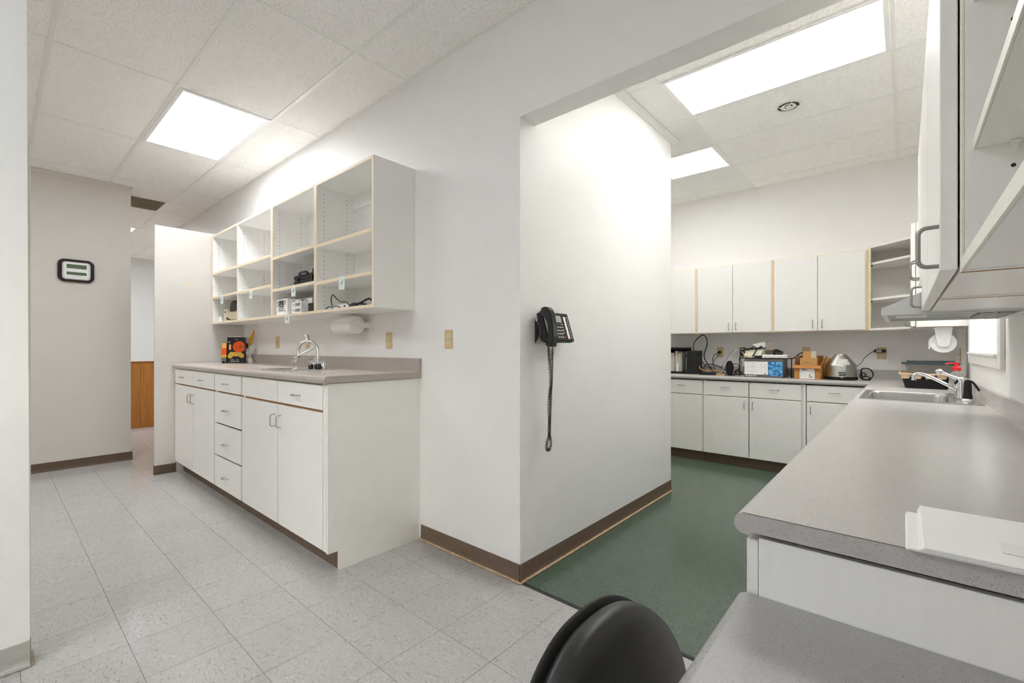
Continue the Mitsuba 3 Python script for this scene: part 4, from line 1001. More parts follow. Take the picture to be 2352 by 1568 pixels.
# ------------------------------------------------------------------ lab: right wall uppers
UXF, RZ0, RZ1 = 0.050, 1.378, 2.172
def right_upper(label, y0, y1, splits, handles, z0=RZ0, z1=RZ1, xf=UXF, near_panel=True, th_door=0.024):
    t = thing('wall_cabinet', label, 'wall cabinet')
    th = 0.019; x0 = xf + th_door + 0.005
    for i, a in enumerate((y0 + 0.0004, y1 - th - 0.0004)):
        k = obj('side_panel', bx(x0 + 0.002, XR - 0.001, a, a + th, z0, z1), 'm_cab', t)
        obj('edge_band', bx(x0 - 0.002, x0 + 0.0018, a, a + th, z0, z1, 0.0005), 'm_edge_cream', k)
    obj('bottom_panel', bx(x0, XR - 0.001, y0 + th, y1 - th, z0 + 0.004, z0 + 0.022), 'm_cab', t)
    obj('bottom_edge', cat(bx(x0 - 0.0005, XR - 0.0015, y0 + 0.0002, y0 + 0.0105, z0 - 0.0006, z0 + 0.001, 0)), 'm_particle', t, label='raw brown board edge')
    obj('top_panel', bx(x0, XR - 0.001, y0 + th, y1 - th, z1 - 0.018, z1), 'm_cab', t)
    obj('back_panel', bx(XR - 0.007, XR - 0.001, y0 + th, y1 - th, z0 + 0.022, z1 - 0.018, 0), 'm_cab_inner', t)
    for i in range(len(splits) - 1):
        front(t, 'door', splits[i], splits[i + 1], z0 + 0.004, z1 - 0.002, 'y', xf, -1, (handles[i], z0 + 0.057, 'v') if handles[i] is not None else None, th=th_door, hmat='m_pull_gray')
    return t
right_upper('white wall cabinet nearest the open shelf unit, with a grey pull', 1.160, 1.770, [1.164, 1.768], [1.196])
right_upper('white wall cabinet with a grey pull next to the range hood', 1.771, 2.380, [1.773, 2.376], [2.335])
right_upper('short white wall cabinet above the range hood', 2.381, 2.990, [2.385, 2.684, 2.986], [2.65, 2.72], z0=1.525)
right_upper('white wall cabinet above the second paper towel roll', 4.440, 5.043, [4.444, 4.742, 5.040], [4.70, 4.78], z0=1.392, z1=2.16, xf=0.036)
# open shelf unit nearest the camera
t = thing('wall_cubby', 'open white shelf unit at the upper right edge beside the door', 'wall shelf')
x0 = UXF + 0.029
oy0, oy1 = 0.50, 1.1595
k = obj('side_panel', bx(x0 + 0.002, XR - 0.001, oy0, oy0 + 0.019, RZ0, RZ1), 'm_cab', t)
k = obj('side_panel', bx(x0 + 0.002, XR - 0.001, oy1 - 0.0189, oy1, RZ0, RZ1), 'm_cab', t)
obj('edge_band', bx(x0 - 0.002, x0 + 0.0018, oy1 - 0.0189, oy1, RZ0, RZ1, 0.0005), 'm_edge_cream', k)
k = obj('bottom_panel', bx(x0 + 0.002, XR - 0.001, oy0 + 0.019, oy1 - 0.019, RZ0 + 0.002, RZ0 + 0.021), 'm_cab', t)
obj('edge_band', bx(x0 - 0.002, x0 + 0.0018, oy0 + 0.019, oy1 - 0.019, RZ0 + 0.001, RZ0 + 0.023, 0.0005), 'm_edge_cream', k)
obj('top_panel', bx(x0 + 0.002, XR - 0.001, oy0 + 0.019, oy1 - 0.019, RZ1 - 0.019, RZ1), 'm_cab', t)
obj('back_panel', bx(XR - 0.007, XR - 0.001, oy0 + 0.019, oy1 - 0.019, RZ0 + 0.021, RZ1 - 0.019, 0), 'm_cab_inner', t)
for z in (1.592, 1.852):
    k = obj('shelf', bx(x0 + 0.016, XR - 0.008, oy0 + 0.02, oy1 - 0.0195, z, z + 0.019), 'm_cab', t)
    obj('edge_band', bx(x0 + 0.013, x0 + 0.0158, oy0 + 0.02, oy1 - 0.0195, z - 0.0005, z + 0.0195, 0.0005), 'm_edge_cream', k)
    for xx in (x0 + 0.063, XR - 0.06):
        obj('shelf_pin', cat(cyl((xx, oy1 - 0.019, z - 0.005), (xx, oy1 - 0.027, z - 0.005), 0.004, 10), bx(xx - 0.007, xx + 0.007, oy1 - 0.031, oy1 - 0.0192, z - 0.005, z - 0.0002, 0.0015), bx(xx - 0.004, xx + 0.004, oy1 - 0.025, oy1 - 0.0192, z - 0.018, z - 0.004, 0.002)), 'm_white', t)
obj('pin_holes', cat([cyl((xx, oy1 - 0.0195, z), (xx, oy1 - 0.0186, z), 0.0032, 12) for xx in (x0 + 0.061,) for z in (1.551, 1.80)]), 'm_dark_gap', t, kind='stuff')

# ------------------------------------------------------------------ range hood
t = thing('range_hood', 'grey white range hood under the right wall cabinets', 'range hood')
hy0, hy1, hx, hz = 2.383, 2.988, -0.072, 1.372
hp = sg.Polygon([(hx, hz), (hx, hz + 0.028), (0.07, 1.468), (0.085, 1.522), (XR - 0.001, 1.522), (XR - 0.001, hz)])
shell = prism(hp, hy1 - hy0, 'xz', hy0)
shell = diff(shell, pb(hx + 0.018, XR - 0.03, hy0 + 0.018, hy1 - 0.018, hz - 0.05, hz + 0.012))
obj('shell', shell, 'm_hood', t)
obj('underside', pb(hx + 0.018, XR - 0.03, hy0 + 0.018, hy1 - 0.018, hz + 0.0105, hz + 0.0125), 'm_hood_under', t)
obj('filter', bx(0.225, XR - 0.04, hy0 + 0.10, hy1 - 0.10, hz + 0.002, hz + 0.010, 0.001), 'm_mesh', t, label='dusty mesh filter')
obj('light_lens', bx(-0.03, 0.07, hy0 + 0.04, hy0 + 0.20, hz - 0.004, hz + 0.010, 0.006), 'm_lens', t, label='white lamp lens')
obj('latch', bx(0.27, 0.31, hy0 + 0.1, hy0 + 0.13, hz - 0.004, hz + 0.004, 0.001), 'm_nickel', t)

# ------------------------------------------------------------------ window on the right wall
wk = struct('window_1', cat(bx(XR - 0.018, XR + 0.0, 3.052, 3.145, 1.137, 2.19, 0.003), bx(XR - 0.018, XR + 0.0, 4.355, 4.438, 1.137, 2.19, 0.003),
                            bx(XR - 0.018, XR + 0.0, 3.145, 4.355, 1.137, 1.205, 0.003), bx(XR - 0.018, XR + 0.0, 3.145, 4.355, 2.10, 2.19, 0.003)), 'm_window_frame', 'window with white blinds on the right wall')
obj('sill', bx(XR - 0.03, XR + 0.11, 3.15, 4.35, 1.196, 1.212, 0.003), 'm_window_frame', wk)
obj('sash', cat(bx(XR + 0.10, XR + 0.125, WY0, WY0 + 0.04, WZ0, WZ1), bx(XR + 0.10, XR + 0.125, WY1 - 0.04, WY1, WZ0, WZ1), bx(XR + 0.10, XR + 0.125, WY0 + 0.04, WY1 - 0.04, WZ0, WZ0 + 0.045), bx(XR + 0.10, XR + 0.125, WY0 + 0.04, WY1 - 0.04, WZ1 - 0.045, WZ1)), 'm_window_frame', wk)
V = np.array([[XR + 0.113, WY0 + 0.03, WZ0 + 0.03], [XR + 0.113, WY1 - 0.03, WZ0 + 0.03], [XR + 0.113, WY1 - 0.03, WZ1 - 0.03], [XR + 0.113, WY0 + 0.03, WZ1 - 0.03]])
obj('pane', trimesh.Trimesh(V, [[0, 1, 2], [0, 2, 3]], process=False), 'm_glass', wk)
t = thing('window_blind', 'white slatted venetian blind in the window', 'blind')
obj('head_rail', bx(XR + 0.02, XR + 0.06, 3.165, 4.335, 2.06, 2.095, 0.002), 'm_blind', t)
z = 1.245
slat = mikit.ply(moved(bx(-0.0125, 0.0125, -0.58, 0.58, -0.0006, 0.0006, 0.0), ry=math.radians(-70)), 'm_blind')
while z < 2.05:
    again('slat', slat, t, (XR + 0.04, 3.75, z)); z += 0.0225
for yy in (3.3, 4.2): obj('ladder_cord', tube([(XR + 0.027, yy, 1.235), (XR + 0.027, yy, 2.07)], 0.0012, 5), 'm_blind', t)
obj('bottom_rail', bx(XR + 0.028, XR + 0.052, 3.17, 4.33, 1.222, 1.236, 0.002), 'm_blind', t)

wk = struct('added_window_2', cat([bx(XR + 0.05, XR + 0.10, RW0 - 0.01, RW0 + 0.05, RWZ0, RWZ1), bx(XR + 0.05, XR + 0.10, RW1 - 0.05, RW1 + 0.01, RWZ0, RWZ1),
                            bx(XR + 0.05, XR + 0.10, RW0 + 0.05, RW1 - 0.05, RWZ0, RWZ0 + 0.05), bx(XR + 0.05, XR + 0.10, RW0 + 0.05, RW1 - 0.05, RWZ1 - 0.05, RWZ1)]), 'm_window_frame', 'added unseen window in the right wall nearer the camera, for side light')
V = np.array([[XR + 0.075, RW0 + 0.03, RWZ0 + 0.03], [XR + 0.075, RW1 - 0.03, RWZ0 + 0.03], [XR + 0.075, RW1 - 0.03, RWZ1 - 0.03], [XR + 0.075, RW0 + 0.03, RWZ1 - 0.03]])
obj('pane', trimesh.Trimesh(V, [[0, 1, 2], [0, 2, 3]], process=False), 'm_glass', wk)

# ------------------------------------------------------------------ second paper towel holder
t = thing('paper_towel_holder', 'white paper towel roll hanging under the corner wall cabinet', 'paper towel holder')
qx, qz, qr = 0.212, 1.276, 0.073
y0, y1 = 4.52, 4.79
obj('roll', lathe([[0.02, 0], [qr - 0.003, 0], [qr, 0.003], [qr, y1 - y0 - 0.003], [qr - 0.003, y1 - y0], [0.02, y1 - y0]], 44).apply_transform(trimesh.transformations.rotation_matrix(-math.pi / 2, [1, 0, 0])).apply_translation((qx, y0, qz)), 'm_towel', t, smooth=40)
obj('loose_sheet', prism([(qx - qr * 0.98, qz - 0.01), (qx - qr * 1.0, qz - 0.045), (qx - qr * 0.95, qz - 0.045), (qx - qr * 0.93, qz - 0.012)], y1 - y0 - 0.01, 'xz', y0 + 0.004), 'm_towel', t)
for yy in (y0 - 0.014, y1 + 0.006):
    obj('arm', prism([(qx - 0.05, 1.3915), (qx + 0.05, 1.3915), (qx + 0.03, qz - 0.02), (qx + 0.02, qz - 0.028), (qx - 0.02, qz - 0.028), (qx - 0.03, qz - 0.02)], 0.010, 'xz', yy - 0.001), 'm_white_gloss', t)
obj('mount', bx(qx - 0.05, qx + 0.05, y0 - 0.014, y1 + 0.014, 1.382, 1.3915, 0.002), 'm_white_gloss', t)

# ------------------------------------------------------------------ lab faucet, sprayer, soap
bxx, byy, bz = 0.250, 3.70, CT + 0.0057
t = thing('faucet', 'chrome single lever faucet with long spout at the lab sink', 'faucet')
obj('base_plate', prism(rrect(bxx - 0.028, bxx + 0.028, byy - 0.12, byy + 0.12, 0.026), 0.012, 'xy', bz), 'm_chrome', t)
obj('body', lathe([[0, 0], [0.025, 0], [0.024, 0.012], [0.022, 0.06], [0.024, 0.064], [0.024, 0.085], [0.022, 0.105], [0.012, 0.115], [0, 0.116]], 32, (bxx, byy, bz + 0.012)), 'm_chrome', t, smooth=40)
obj('spout', tube([(bxx - 0.015, byy, bz + 0.05), (bxx - 0.06, byy, bz + 0.078), (bxx - 0.14, byy, bz + 0.125), (bxx - 0.178, byy, bz + 0.139), (bxx - 0.198, byy, bz + 0.136), (bxx - 0.206, byy, bz + 0.122)], 0.0095, 14, 5), 'm_chrome', t, smooth=60)
obj('aerator', cyl((bxx - 0.206, byy, bz + 0.126), (bxx - 0.208, byy, bz + 0.098), 0.0125), 'm_chrome', t, smooth=40)
obj('lever', cat(tube([(bxx - 0.005, byy, bz + 0.11), (bxx - 0.04, byy, bz + 0.128), (bxx - 0.088, byy, bz + 0.152)], [0.012, 0.008, 0.009], 12, 4), ball((bxx - 0.094, byy, bz + 0.156), 0.017, (1.1, 1, 0.9))), 'm_chrome', t, smooth=50)
obj('collar', cyl((bxx - 0.018, byy - 0.001, bz + 0.10), (bxx - 0.024, byy - 0.001, bz + 0.103), 0.019), 'm_black', t)
t = thing('sprayer', 'black sink sprayer standing in its chrome socket', 'sprayer')
sxx, syy = 0.262, 3.52
obj('socket', lathe([[0, 0], [0.028, 0], [0.028, 0.006], [0.02, 0.016], [0.0, 0.016]], 28, (sxx, syy, bz)), 'm_chrome', t, smooth=40)
obj('body', lathe([[0, 0], [0.019, 0], [0.02, 0.01], [0.0175, 0.03], [0.016, 0.07], [0.0155, 0.09], [0.012, 0.104], [0, 0.108]], 28, (sxx, syy, bz + 0.015)), 'm_black_soft', t, smooth=40)
obj('trigger', tube([(sxx + 0.006, syy, bz + 0.115), (sxx + 0.022, syy, bz + 0.105), (sxx + 0.045, syy - 0.004, bz + 0.062)], 0.005, 8, 4), 'm_black_soft', t, smooth=60)
t = thing('soap_bottle', 'clear soap bottle with a red pump beside the lab faucet', 'bottle')
ox, oy = 0.248, 3.985
prof = [[0, 0], [0.036, 0], [0.04, 0.006], [0.040, 0.045], [0.037, 0.085], [0.033, 0.12], [0.028, 0.14], [0.016, 0.147], [0.016, 0.156]]
obj('bottle', lathe(prof, 32, (ox, oy, bz)), 'm_clear', t, smooth=40)
obj('soap', lathe([[0, 0.003], [0.034, 0.003], [0.0375, 0.008], [0.0375, 0.07], [0, 0.07]], 28, (ox, oy, bz)), 'm_white_gloss', t, smooth=40, label='white liquid soap')
obj('dip_tube', tube([(ox, oy, bz + 0.15), (ox - 0.004, oy, bz + 0.10), (ox + 0.004, oy, bz + 0.05)], 0.004, 8, 4), 'm_white', t)
obj('pump', cat(lathe([[0, 0], [0.021, 0], [0.021, 0.018], [0.014, 0.024], [0.011, 0.026], [0.011, 0.05], [0, 0.05]], 24, (ox, oy, bz + 0.154)), tube([(ox, oy, bz + 0.198), (ox - 0.030, oy, bz + 0.199), (ox - 0.052, oy, bz + 0.192)], 0.005, 8, 4)), 'm_red', t, smooth=40, label='red pump head')

# trays and food box behind the sink
t = thing('storage_tray', 'black tray behind the lab sink', 'tray')
ty0, ty1 = 4.50, 4.78
def tub(x0, x1, y0, y1, z0, z1, taper, wall=0.003, r=0.03):
    o0, o1 = rrect(x0 + taper, x1 - taper, y0 + taper, y1 - taper, r), rrect(x0, x1, y0, y1, r)
    def ringpts(pl): 
        ln = pl.exterior; return np.array([ln.interpolate(q, normalized=True).coords[0] for q in np.linspace(0, 1, 48, endpoint=False)])
    a, b, c, d = ringpts(o0), ringpts(o1), ringpts(o1.buffer(-wall)), ringpts(o0.buffer(-wall))
    n = 48
    V = np.vstack([np.c_[a, np.full(n, z0)], np.c_[b, np.full(n, z1)], np.c_[c, np.full(n, z1)], np.c_[d, np.full(n, z0 + wall)], [[(x0 + x1) / 2, (y0 + y1) / 2, z0], [(x0 + x1) / 2, (y0 + y1) / 2, z0 + wall]]])
    F = []
    for i in range(3):
        for k in range(n):
            p, q = i * n + k, i * n + (k + 1) % n
            F += [[p, q, q + n], [p, q + n, p + n]]
    for k in range(n):
        F += [[(k + 1) % n, k, 4 * n], [3 * n + k, 3 * n + (k + 1) % n, 4 * n + 1]]
    return trimesh.Trimesh(V, F, process=False)
obj('tray', tub(-0.015, 0.262, ty0, ty1, CT + 0.0006, CT + 0.071, 0.018), 'm_black', t, smooth=40)
t = thing('compartment_tray', 'beige compartment tray resting on the black tray', 'tray')
obj('rim', prism(rrect(-0.035, 0.252, ty0 - 0.02, ty1 + 0.02, 0.03).difference(rrect(-0.022, 0.24, ty0 - 0.008, ty1 + 0.008, 0.025)), 0.010, 'xy', CT + 0.104), 'm_tray_beige', t)
for k in range(4):
    xa = -0.024 + 0.0665 * k
    obj('cup', tub(xa, xa + 0.058, ty0 - 0.008, ty1 + 0.0, CT + 0.072, CT + 0.106, 0.006, r=0.012), 'm_tray_beige', t, smooth=40)
t = thing('food_container', 'clear plastic container with dark grey lid on the beige tray', 'container')
cont_m = tub(0.0, 0.285, 4.52, 4.76, CT + 0.1145, CT + 0.178, 0.018)
obj('tub', cont_m, 'm_clear', t, smooth=40)
obj('lid', prism(rrect(-0.018, 0.302, 4.505, 4.775, 0.04), 0.012, 'xy', CT + 0.178).union(prism(rrect(0.01, 0.275, 4.53, 4.75, 0.03), 0.022, 'xy', CT + 0.178)) if False else cat(prism(rrect(-0.018, 0.302, 4.505, 4.775, 0.04), 0.013, 'xy', CT + 0.178), prism(rrect(0.012, 0.275, 4.53, 4.75, 0.03), 0.012, 'xy', CT + 0.191)), 'm_lid_gray', t, label='dark grey lid')

# ------------------------------------------------------------------ things on the far lab counter
WZ = CT + 0.0006
t = thing('document_rack', 'black desktop rack of upright papers by the telephone wall', 'document rack')
obj('bottom_shelf', bx(-2.26, -1.95, 5.28, 5.56, WZ, WZ + 0.022, 0.004), 'm_black_soft', t)
obj('top_shelf', bx(-2.26, -1.945, 5.26, 5.56, 1.222, 1.246, 0.004), 'm_black_soft', t)
obj('back_plate', bx(-2.26, -1.95, 5.55, 5.56, WZ + 0.022, 1.222, 0.001), 'm_black_soft', t)
for xx in (-2.26,): obj('side_plate', bx(xx, xx + 0.01, 5.30, 5.55, WZ + 0.022, 1.222, 0.001), 'm_black_soft', t)
rr_ = np.random.RandomState(3)
ORD = ['tallest', 'second', 'third', 'fourth', 'fifth', 'sixth', 'seventh', 'eighth', 'ninth', 'tenth', 'eleventh', 'twelfth', 'thirteenth', 'fourteenth']
ORD[0] = 'first'
wid = []
x = -2.235
while x < -1.985:
    wid.append(rr_.uniform(0.012, 0.03)); x += wid[-1] + 0.0035
x = -2.235
names = ['m_paper_tan', 'm_paper_tan', 'm_paper', 'm_paper_tan', 'm_cream_plastic']
pk = 0
while x < -1.985:
    w = wid[pk]
    h = rr_.uniform(0.21, 0.245)
    single('paper_bundle', moved(bx(-w / 2, w / 2, 5.33 + rr_.uniform(0, 0.03), 5.54, 0, h, 0.001), (x + w / 2, 0, WZ + 0.0222), ry=rr_.uniform(-0.02, 0.02)), names[pk % 5], f'upright paper bundle, {ORD[len(wid) - 1 - pk]} from the router in the black desktop rack', 'papers', 'paper bundles in the black rack')
    x += w + 0.0035; pk += 1
single('booklet', bx(-2.035, -2.005, 5.30, 5.316, WZ + 0.0224, WZ + 0.12, 0.001), 'm_tag', 'pale blue booklet in front of the upright papers', 'booklet')
t = thing('router', 'black upright router with a column of white status icons', 'router')
rmesh = trimesh.convex.convex_hull(np.array([[x, y, z] for (x, y) in ((-1.935, 5.29), (-1.88, 5.275), (-1.785, 5.30), (-1.785, 5.45), (-1.935, 5.45)) for z in (WZ + 0.012, 1.206)]))
obj('case', rmesh, 'm_black_soft', t)
obj('base', bx(-1.940, -1.775, 5.28, 5.47, WZ, WZ + 0.012, 0.003), 'm_black', t)
fa, fb = np.array([-1.935, 5.29]), np.array([-1.88, 5.275])
pd = (fb - fa) / np.linalg.norm(fb - fa); pn = np.array([pd[1], -pd[0]])
def on_router(s, z, w, h):
    c = fa + pd * s + pn * 0.0004
    m = bx(-w / 2, w / 2, -0.0006, 0.0006, -h / 2, h / 2, 0)
    return moved(m, (c[0], c[1], z), rz=math.atan2(pd[1], pd[0]))
obj('gloss_panel', on_router(0.0285, 1.078, 0.05, 0.24), 'm_black_gloss', t)
def icon(s, z, w, h): return moved(on_router(s, z, w, h), (pn[0] * 0.0008, pn[1] * 0.0008, 0))
for k in range(8): obj('status_light', icon(0.024, 1.125 - 0.0175 * k, 0.007, 0.007), 'm_white', t)
obj('logo', cat(icon(0.022, 1.183, 0.007, 0.006), icon(0.031, 1.183, 0.007, 0.006)), 'm_key', t)
def cable(label, pts, r, mat, name='cable', sm=7):
    return single(name, tube(pts, r, 8, sm), mat, label, 'cable', smooth=60)
cable('thick black cable arching up from the router', [(-1.857, 5.38, 1.206), (-1.869, 5.40, 1.273), (-1.85, 5.42, 1.324), (-1.811, 5.43, 1.368), (-1.768, 5.43, 1.388), (-1.736, 5.43, 1.356), (-1.719, 5.42, 1.3), (-1.733, 5.42, 1.234), (-1.755, 5.42, 1.167), (-1.747, 5.42, 1.112), (-1.72, 5.42, 1.063), (-1.672, 5.40, 1.004), (-1.64, 5.38, WZ + 0.006)], 0.0055, 'm_black')
cable('thin black cord hanging from the round plug', [(-1.641, YF - 0.012, 1.189), (-1.645, 5.60, 1.187), (-1.672, 5.56, 1.165), (-1.685, 5.52, 1.134), (-1.675, 5.48, 1.09), (-1.655, 5.45, 1.046), (-1.63, 5.42, WZ + 0.005)], 0.0035, 'm_black')
cable('second thin cord falling from the round plug', [(-1.641, YF - 0.012, 1.187), (-1.645, 5.60, 1.178), (-1.655, 5.55, 1.13), (-1.68, 5.50, 1.07), (-1.70, 5.46, WZ + 0.005)], 0.003, 'm_black')
cable('black cord hanging straight down from the crowded outlet', [(-1.40, 5.585, 1.16), (-1.405, 5.56, 1.12), (-1.385, 5.52, 1.06), (-1.40, 5.48, 1.0), (-1.385, 5.44, WZ + 0.006)], 0.004, 'm_black')
single('wall_plug', cyl((-1.641, YF - 0.011, 1.189), (-1.641, YF - 0.035, 1.189), 0.016), 'm_black', 'round black plug in the beige lab plate', 'plug', smooth=40)
cable('thin dark wire from the crowded outlet to the counter', [(-1.393, 5.585, 1.235), (-1.41, 5.56, 1.238), (-1.436, 5.53, 1.216), (-1.506, 5.50, 1.164), (-1.527, 5.48, 1.103), (-1.568, 5.46, 1.043), (-1.571, 5.45, WZ + 0.004)], 0.0022, 'm_box_gray')
cable('black cable coil lying between router and speaker', [(-1.722, 5.32, WZ + 0.006), (-1.727, 5.33, 1.02), (-1.701, 5.34, 1.05), (-1.653, 5.35, 1.054), (-1.602, 5.37, 1.04), (-1.546, 5.38, 1.01), (-1.49, 5.38, 0.985), (-1.45, 5.40, WZ + 0.007)], 0.005, 'm_black')
cable('black cable crossing low behind the yellow cord', [(-1.78, 5.42, 1.08), (-1.72, 5.40, 1.03), (-1.64, 5.40, 0.985), (-1.56, 5.39, 0.968), (-1.48, 5.39, WZ + 0.006), (-1.40, 5.40, WZ + 0.006)], 0.0045, 'm_black')
cable('yellow network cord snaking over the black modem', [(-1.752, 5.26, 1.036), (-1.746, 5.25, 1.008), (-1.71, 5.24, 0.992), (-1.652, 5.235, 0.986), (-1.596, 5.235, 0.992), (-1.545, 5.24, 0.986), (-1.515, 5.25, 0.968), (-1.53, 5.25, WZ + 0.005), (-1.57, 5.24, WZ + 0.005), (-1.53, 5.22, WZ + 0.005), (-1.48, 5.23, WZ + 0.005)], 0.004, 'm_amber')
cable('grey cord leaning between modem and speaker', [(-1.53, 5.28, WZ + 0.004), (-1.52, 5.29, 0.99), (-1.508, 5.31, 1.027), (-1.48, 5.33, 1.045), (-1.45, 5.36, 1.02)], 0.003, 'm_key')
cable('black cable loop behind the small speaker', [(-1.47, 5.42, 1.02), (-1.443, 5.42, 1.055), (-1.408, 5.42, 1.06), (-1.378, 5.42, 1.043), (-1.374, 5.42, 1.02), (-1.398, 5.42, 0.995), (-1.44, 5.42, WZ + 0.006)], 0.004, 'm_black')
cable('tangled dark cord at the left foot of the wire rack', [(-1.44, 5.40, WZ + 0.005), (-1.40, 5.37, 0.97), (-1.36, 5.38, 0.985), (-1.345, 5.40, 0.96), (-1.385, 5.41, WZ + 0.006), (-1.42, 5.39, 0.975), (-1.38, 5.36, 1.0), (-1.35, 5.37, 0.97), (-1.39, 5.35, WZ + 0.006), (-1.43, 5.34, WZ + 0.006)], 0.0042, 'm_black')
cable('white cord across the crowded outlet plugs', [(-1.455, 5.50, 1.18), (-1.43, 5.52, 1.218), (-1.39, 5.545, 1.224), (-1.345, 5.56, 1.218), (-1.30, 5.53, 1.19)], 0.0045, 'm_white')
single('modem', prism(rrect(-1.745, -1.575, 5.20, 5.30, 0.03), 0.028, 'xy', WZ).apply_transform(M4()), 'm_black_gloss', 'low black modem under the yellow cord', 'modem')
t = thing('speaker', 'small black upright oval speaker on the lab counter', 'speaker')
ov = shapely.affinity.scale(sg.Point(0, 0).buffer(1, quad_segs=16), 0.034, 0.078)
obj('body', prism(ov, 0.055, 'xz', 5.25).apply_translation((-1.44, 0, WZ + 0.082)), 'm_black_soft', t, smooth=40)
obj('grille', prism(shapely.affinity.scale(ov, 0.85, 0.93), 0.003, 'xz', 5.2475).apply_translation((-1.44, 0, WZ + 0.082)), 'm_black', t)
obj('base', prism(shapely.affinity.scale(sg.Point(-1.44, 5.275).buffer(1, quad_segs=12), 0.05, 0.04), 0.006, 'xy', WZ), 'm_black', t)
for z0, lab in ((1.205, 'upper black plug in the crowded outlet'), (1.165, 'lower black plug in the crowded outlet')):
    single('wall_plug', bx(-1.418, -1.368, YF - 0.05, YF - 0.0085, z0 - (0.0 if z0 > 1.2 else 0.008), z0 + 0.035, 0.004), 'm_black', lab, 'plug')

# wire rack with box and clutter
t = thing('wire_rack', 'black metal rack standing over the printed blue box', 'wire rack')
rx0, rx1, rz = -1.325, -0.848, 1.132
for xx in (rx0, rx1):
    for yy in (5.215, 5.48):
        obj('leg', tube([(xx, yy, WZ), (xx, yy, rz)], 0.0045, 8), 'm_black', t, smooth=60)
obj('shelf_frame', cat([tube([(rx0, yy, rz), (rx1, yy, rz)], 0.0045, 8) for yy in (5.215, 5.48)], [tube([(xx, 5.215, rz), (xx, 5.48, rz)], 0.0045, 8) for xx in (rx0, rx1)]), 'm_black', t)
obj('shelf_plate', bx(rx0 + 0.005, rx1 - 0.005, 5.222, 5.474, rz - 0.001, rz + 0.004, 0.001), 'm_box_gray', t)
obj('brace', cat([tube([(xx, 5.215, WZ + 0.015), (xx, 5.48, WZ + 0.015)], 0.004, 8) for xx in (rx0, rx1)]), 'm_black', t)
t = thing('supply_box', 'long dark box with white label and blue photo print', 'box')
q0, q1, qy, qz = -1.265, -0.915, 5.165, 1.122
obj('carton', bx(q0, q1, qy, qy + 0.24, WZ, qz, 0.0015), 'm_box_gray', t)
obj('white_label', pb(q0 + 0.001, -1.047, qy - 0.0012, qy + 0.0004, WZ + 0.028, 1.098), 'm_paper', t)
obj('photo_print', pb(-1.0465, q1 - 0.001, qy - 0.0012, qy + 0.0004, WZ + 0.018, 1.098), 'm_blue_print', t, label='blue photo print')
obj('label_text', cat(dashes(q0 + 0.015, -1.13, qy - 0.0014, [1.05, 1.037, 1.02, 1.005, 0.99, 0.978], 0.0025, 12, 0.8), dashes(-1.12, -1.06, qy - 0.0014, [1.06, 1.05, 1.035, 1.02, 0.995], 0.0025, 13, 0.7)), 'm_ink_soft', t)
obj('label_title', dashes(q0 + 0.012, -1.16, qy - 0.0014, [1.078], 0.004, 14, 0.95), 'm_ink_red', t)
obj('label_code', dashes(-1.08, -1.056, qy - 0.0014, [0.972], 0.007, 15, 1.0), 'm_ink', t)
obj('badges', cat([cyl((q0 + 0.022 + 0.021 * k, qy - 0.0012, WZ + 0.014), (q0 + 0.022 + 0.021 * k, qy + 0.0005, WZ + 0.014), 0.006, 12) for k in range(5)]), 'm_paper', t)
obj('lid_edge', bx(q0 + 0.09, q0 + 0.14, qy - 0.002, qy + 0.01, qz - 0.018, qz + 0.0005, 0.001), 'm_box_gray', t)
TOP = rz + 0.0045
for k, (lab, x0, x1, y0, y1) in enumerate((('lowest white paper pad on the rack', -1.115, -0.885, 5.225, 5.45), ('middle white paper pad on the rack', -1.11, -0.895, 5.222, 5.44), ('top white paper pad under the black adapter', -1.112, -0.888, 5.228, 5.44))):
    single('paper_pad', bx(x0, x1, y0, y1, TOP + 0.0108 * k, TOP + 0.0108 * k + 0.0105, 0.001), 'm_paper', lab, 'paper pad', 'white pads on the rack')
t = thing('desk_phone_base', 'cream device wrapped in a black cord on the rack', 'device')
dv = trimesh.convex.convex_hull(np.array([[x, y, z] for x in (-1.285, -1.125) for (y, z) in ((5.23, TOP), (5.23, TOP + 0.022), (5.29, TOP + 0.07), (5.42, TOP + 0.085), (5.42, TOP))]))
obj('case', dv, 'm_cream_plastic', t)
fc = np.array([5.29 - 5.23, 0.048]); ang = math.atan2(fc[1], fc[0])
obj('panel', moved(bx(-0.028, 0.028, -0.03, 0.03, -0.001, 0.002, 0.0005), (-1.155, 5.258, TOP + 0.0475), rx=ang), 'm_tag', t)
obj('black_base', bx(-1.20, -1.118, 5.222, 5.30, TOP, TOP + 0.02, 0.003), 'm_black', t)
cable('black cord wound over the cream device on the rack', [(-1.30, 5.24, 1.175), (-1.295, 5.25, 1.21), (-1.268, 5.27, 1.226), (-1.23, 5.28, 1.232), (-1.212, 5.27, 1.246), (-1.196, 5.25, 1.254), (-1.175, 5.24, 1.243), (-1.164, 5.235, 1.222), (-1.175, 5.235, 1.20), (-1.196, 5.22, 1.155), (-1.188, 5.22, TOP + 0.006), (-1.155, 5.217, TOP + 0.007), (-1.123, 5.21, TOP + 0.018)], 0.006, 'm_black')
single('handset', tube([(-1.28, 5.30, 1.222), (-1.23, 5.30, 1.229), (-1.177, 5.31, 1.232), (-1.13, 5.32, 1.252)], [0.012, 0.010, 0.010, 0.012], 10, 5), 'm_black', 'black handset lying across the cream device', 'handset', smooth=60)
cable('cream cord drooping at the left end of the rack', [(-1.31, 5.23, 1.20), (-1.294, 5.235, 1.185), (-1.277, 5.225, 1.161), (-1.248, 5.22, 1.147), (-1.213, 5.215, TOP + 0.006), (-1.18, 5.212, TOP + 0.01)], 0.004, 'm_cream_plastic')
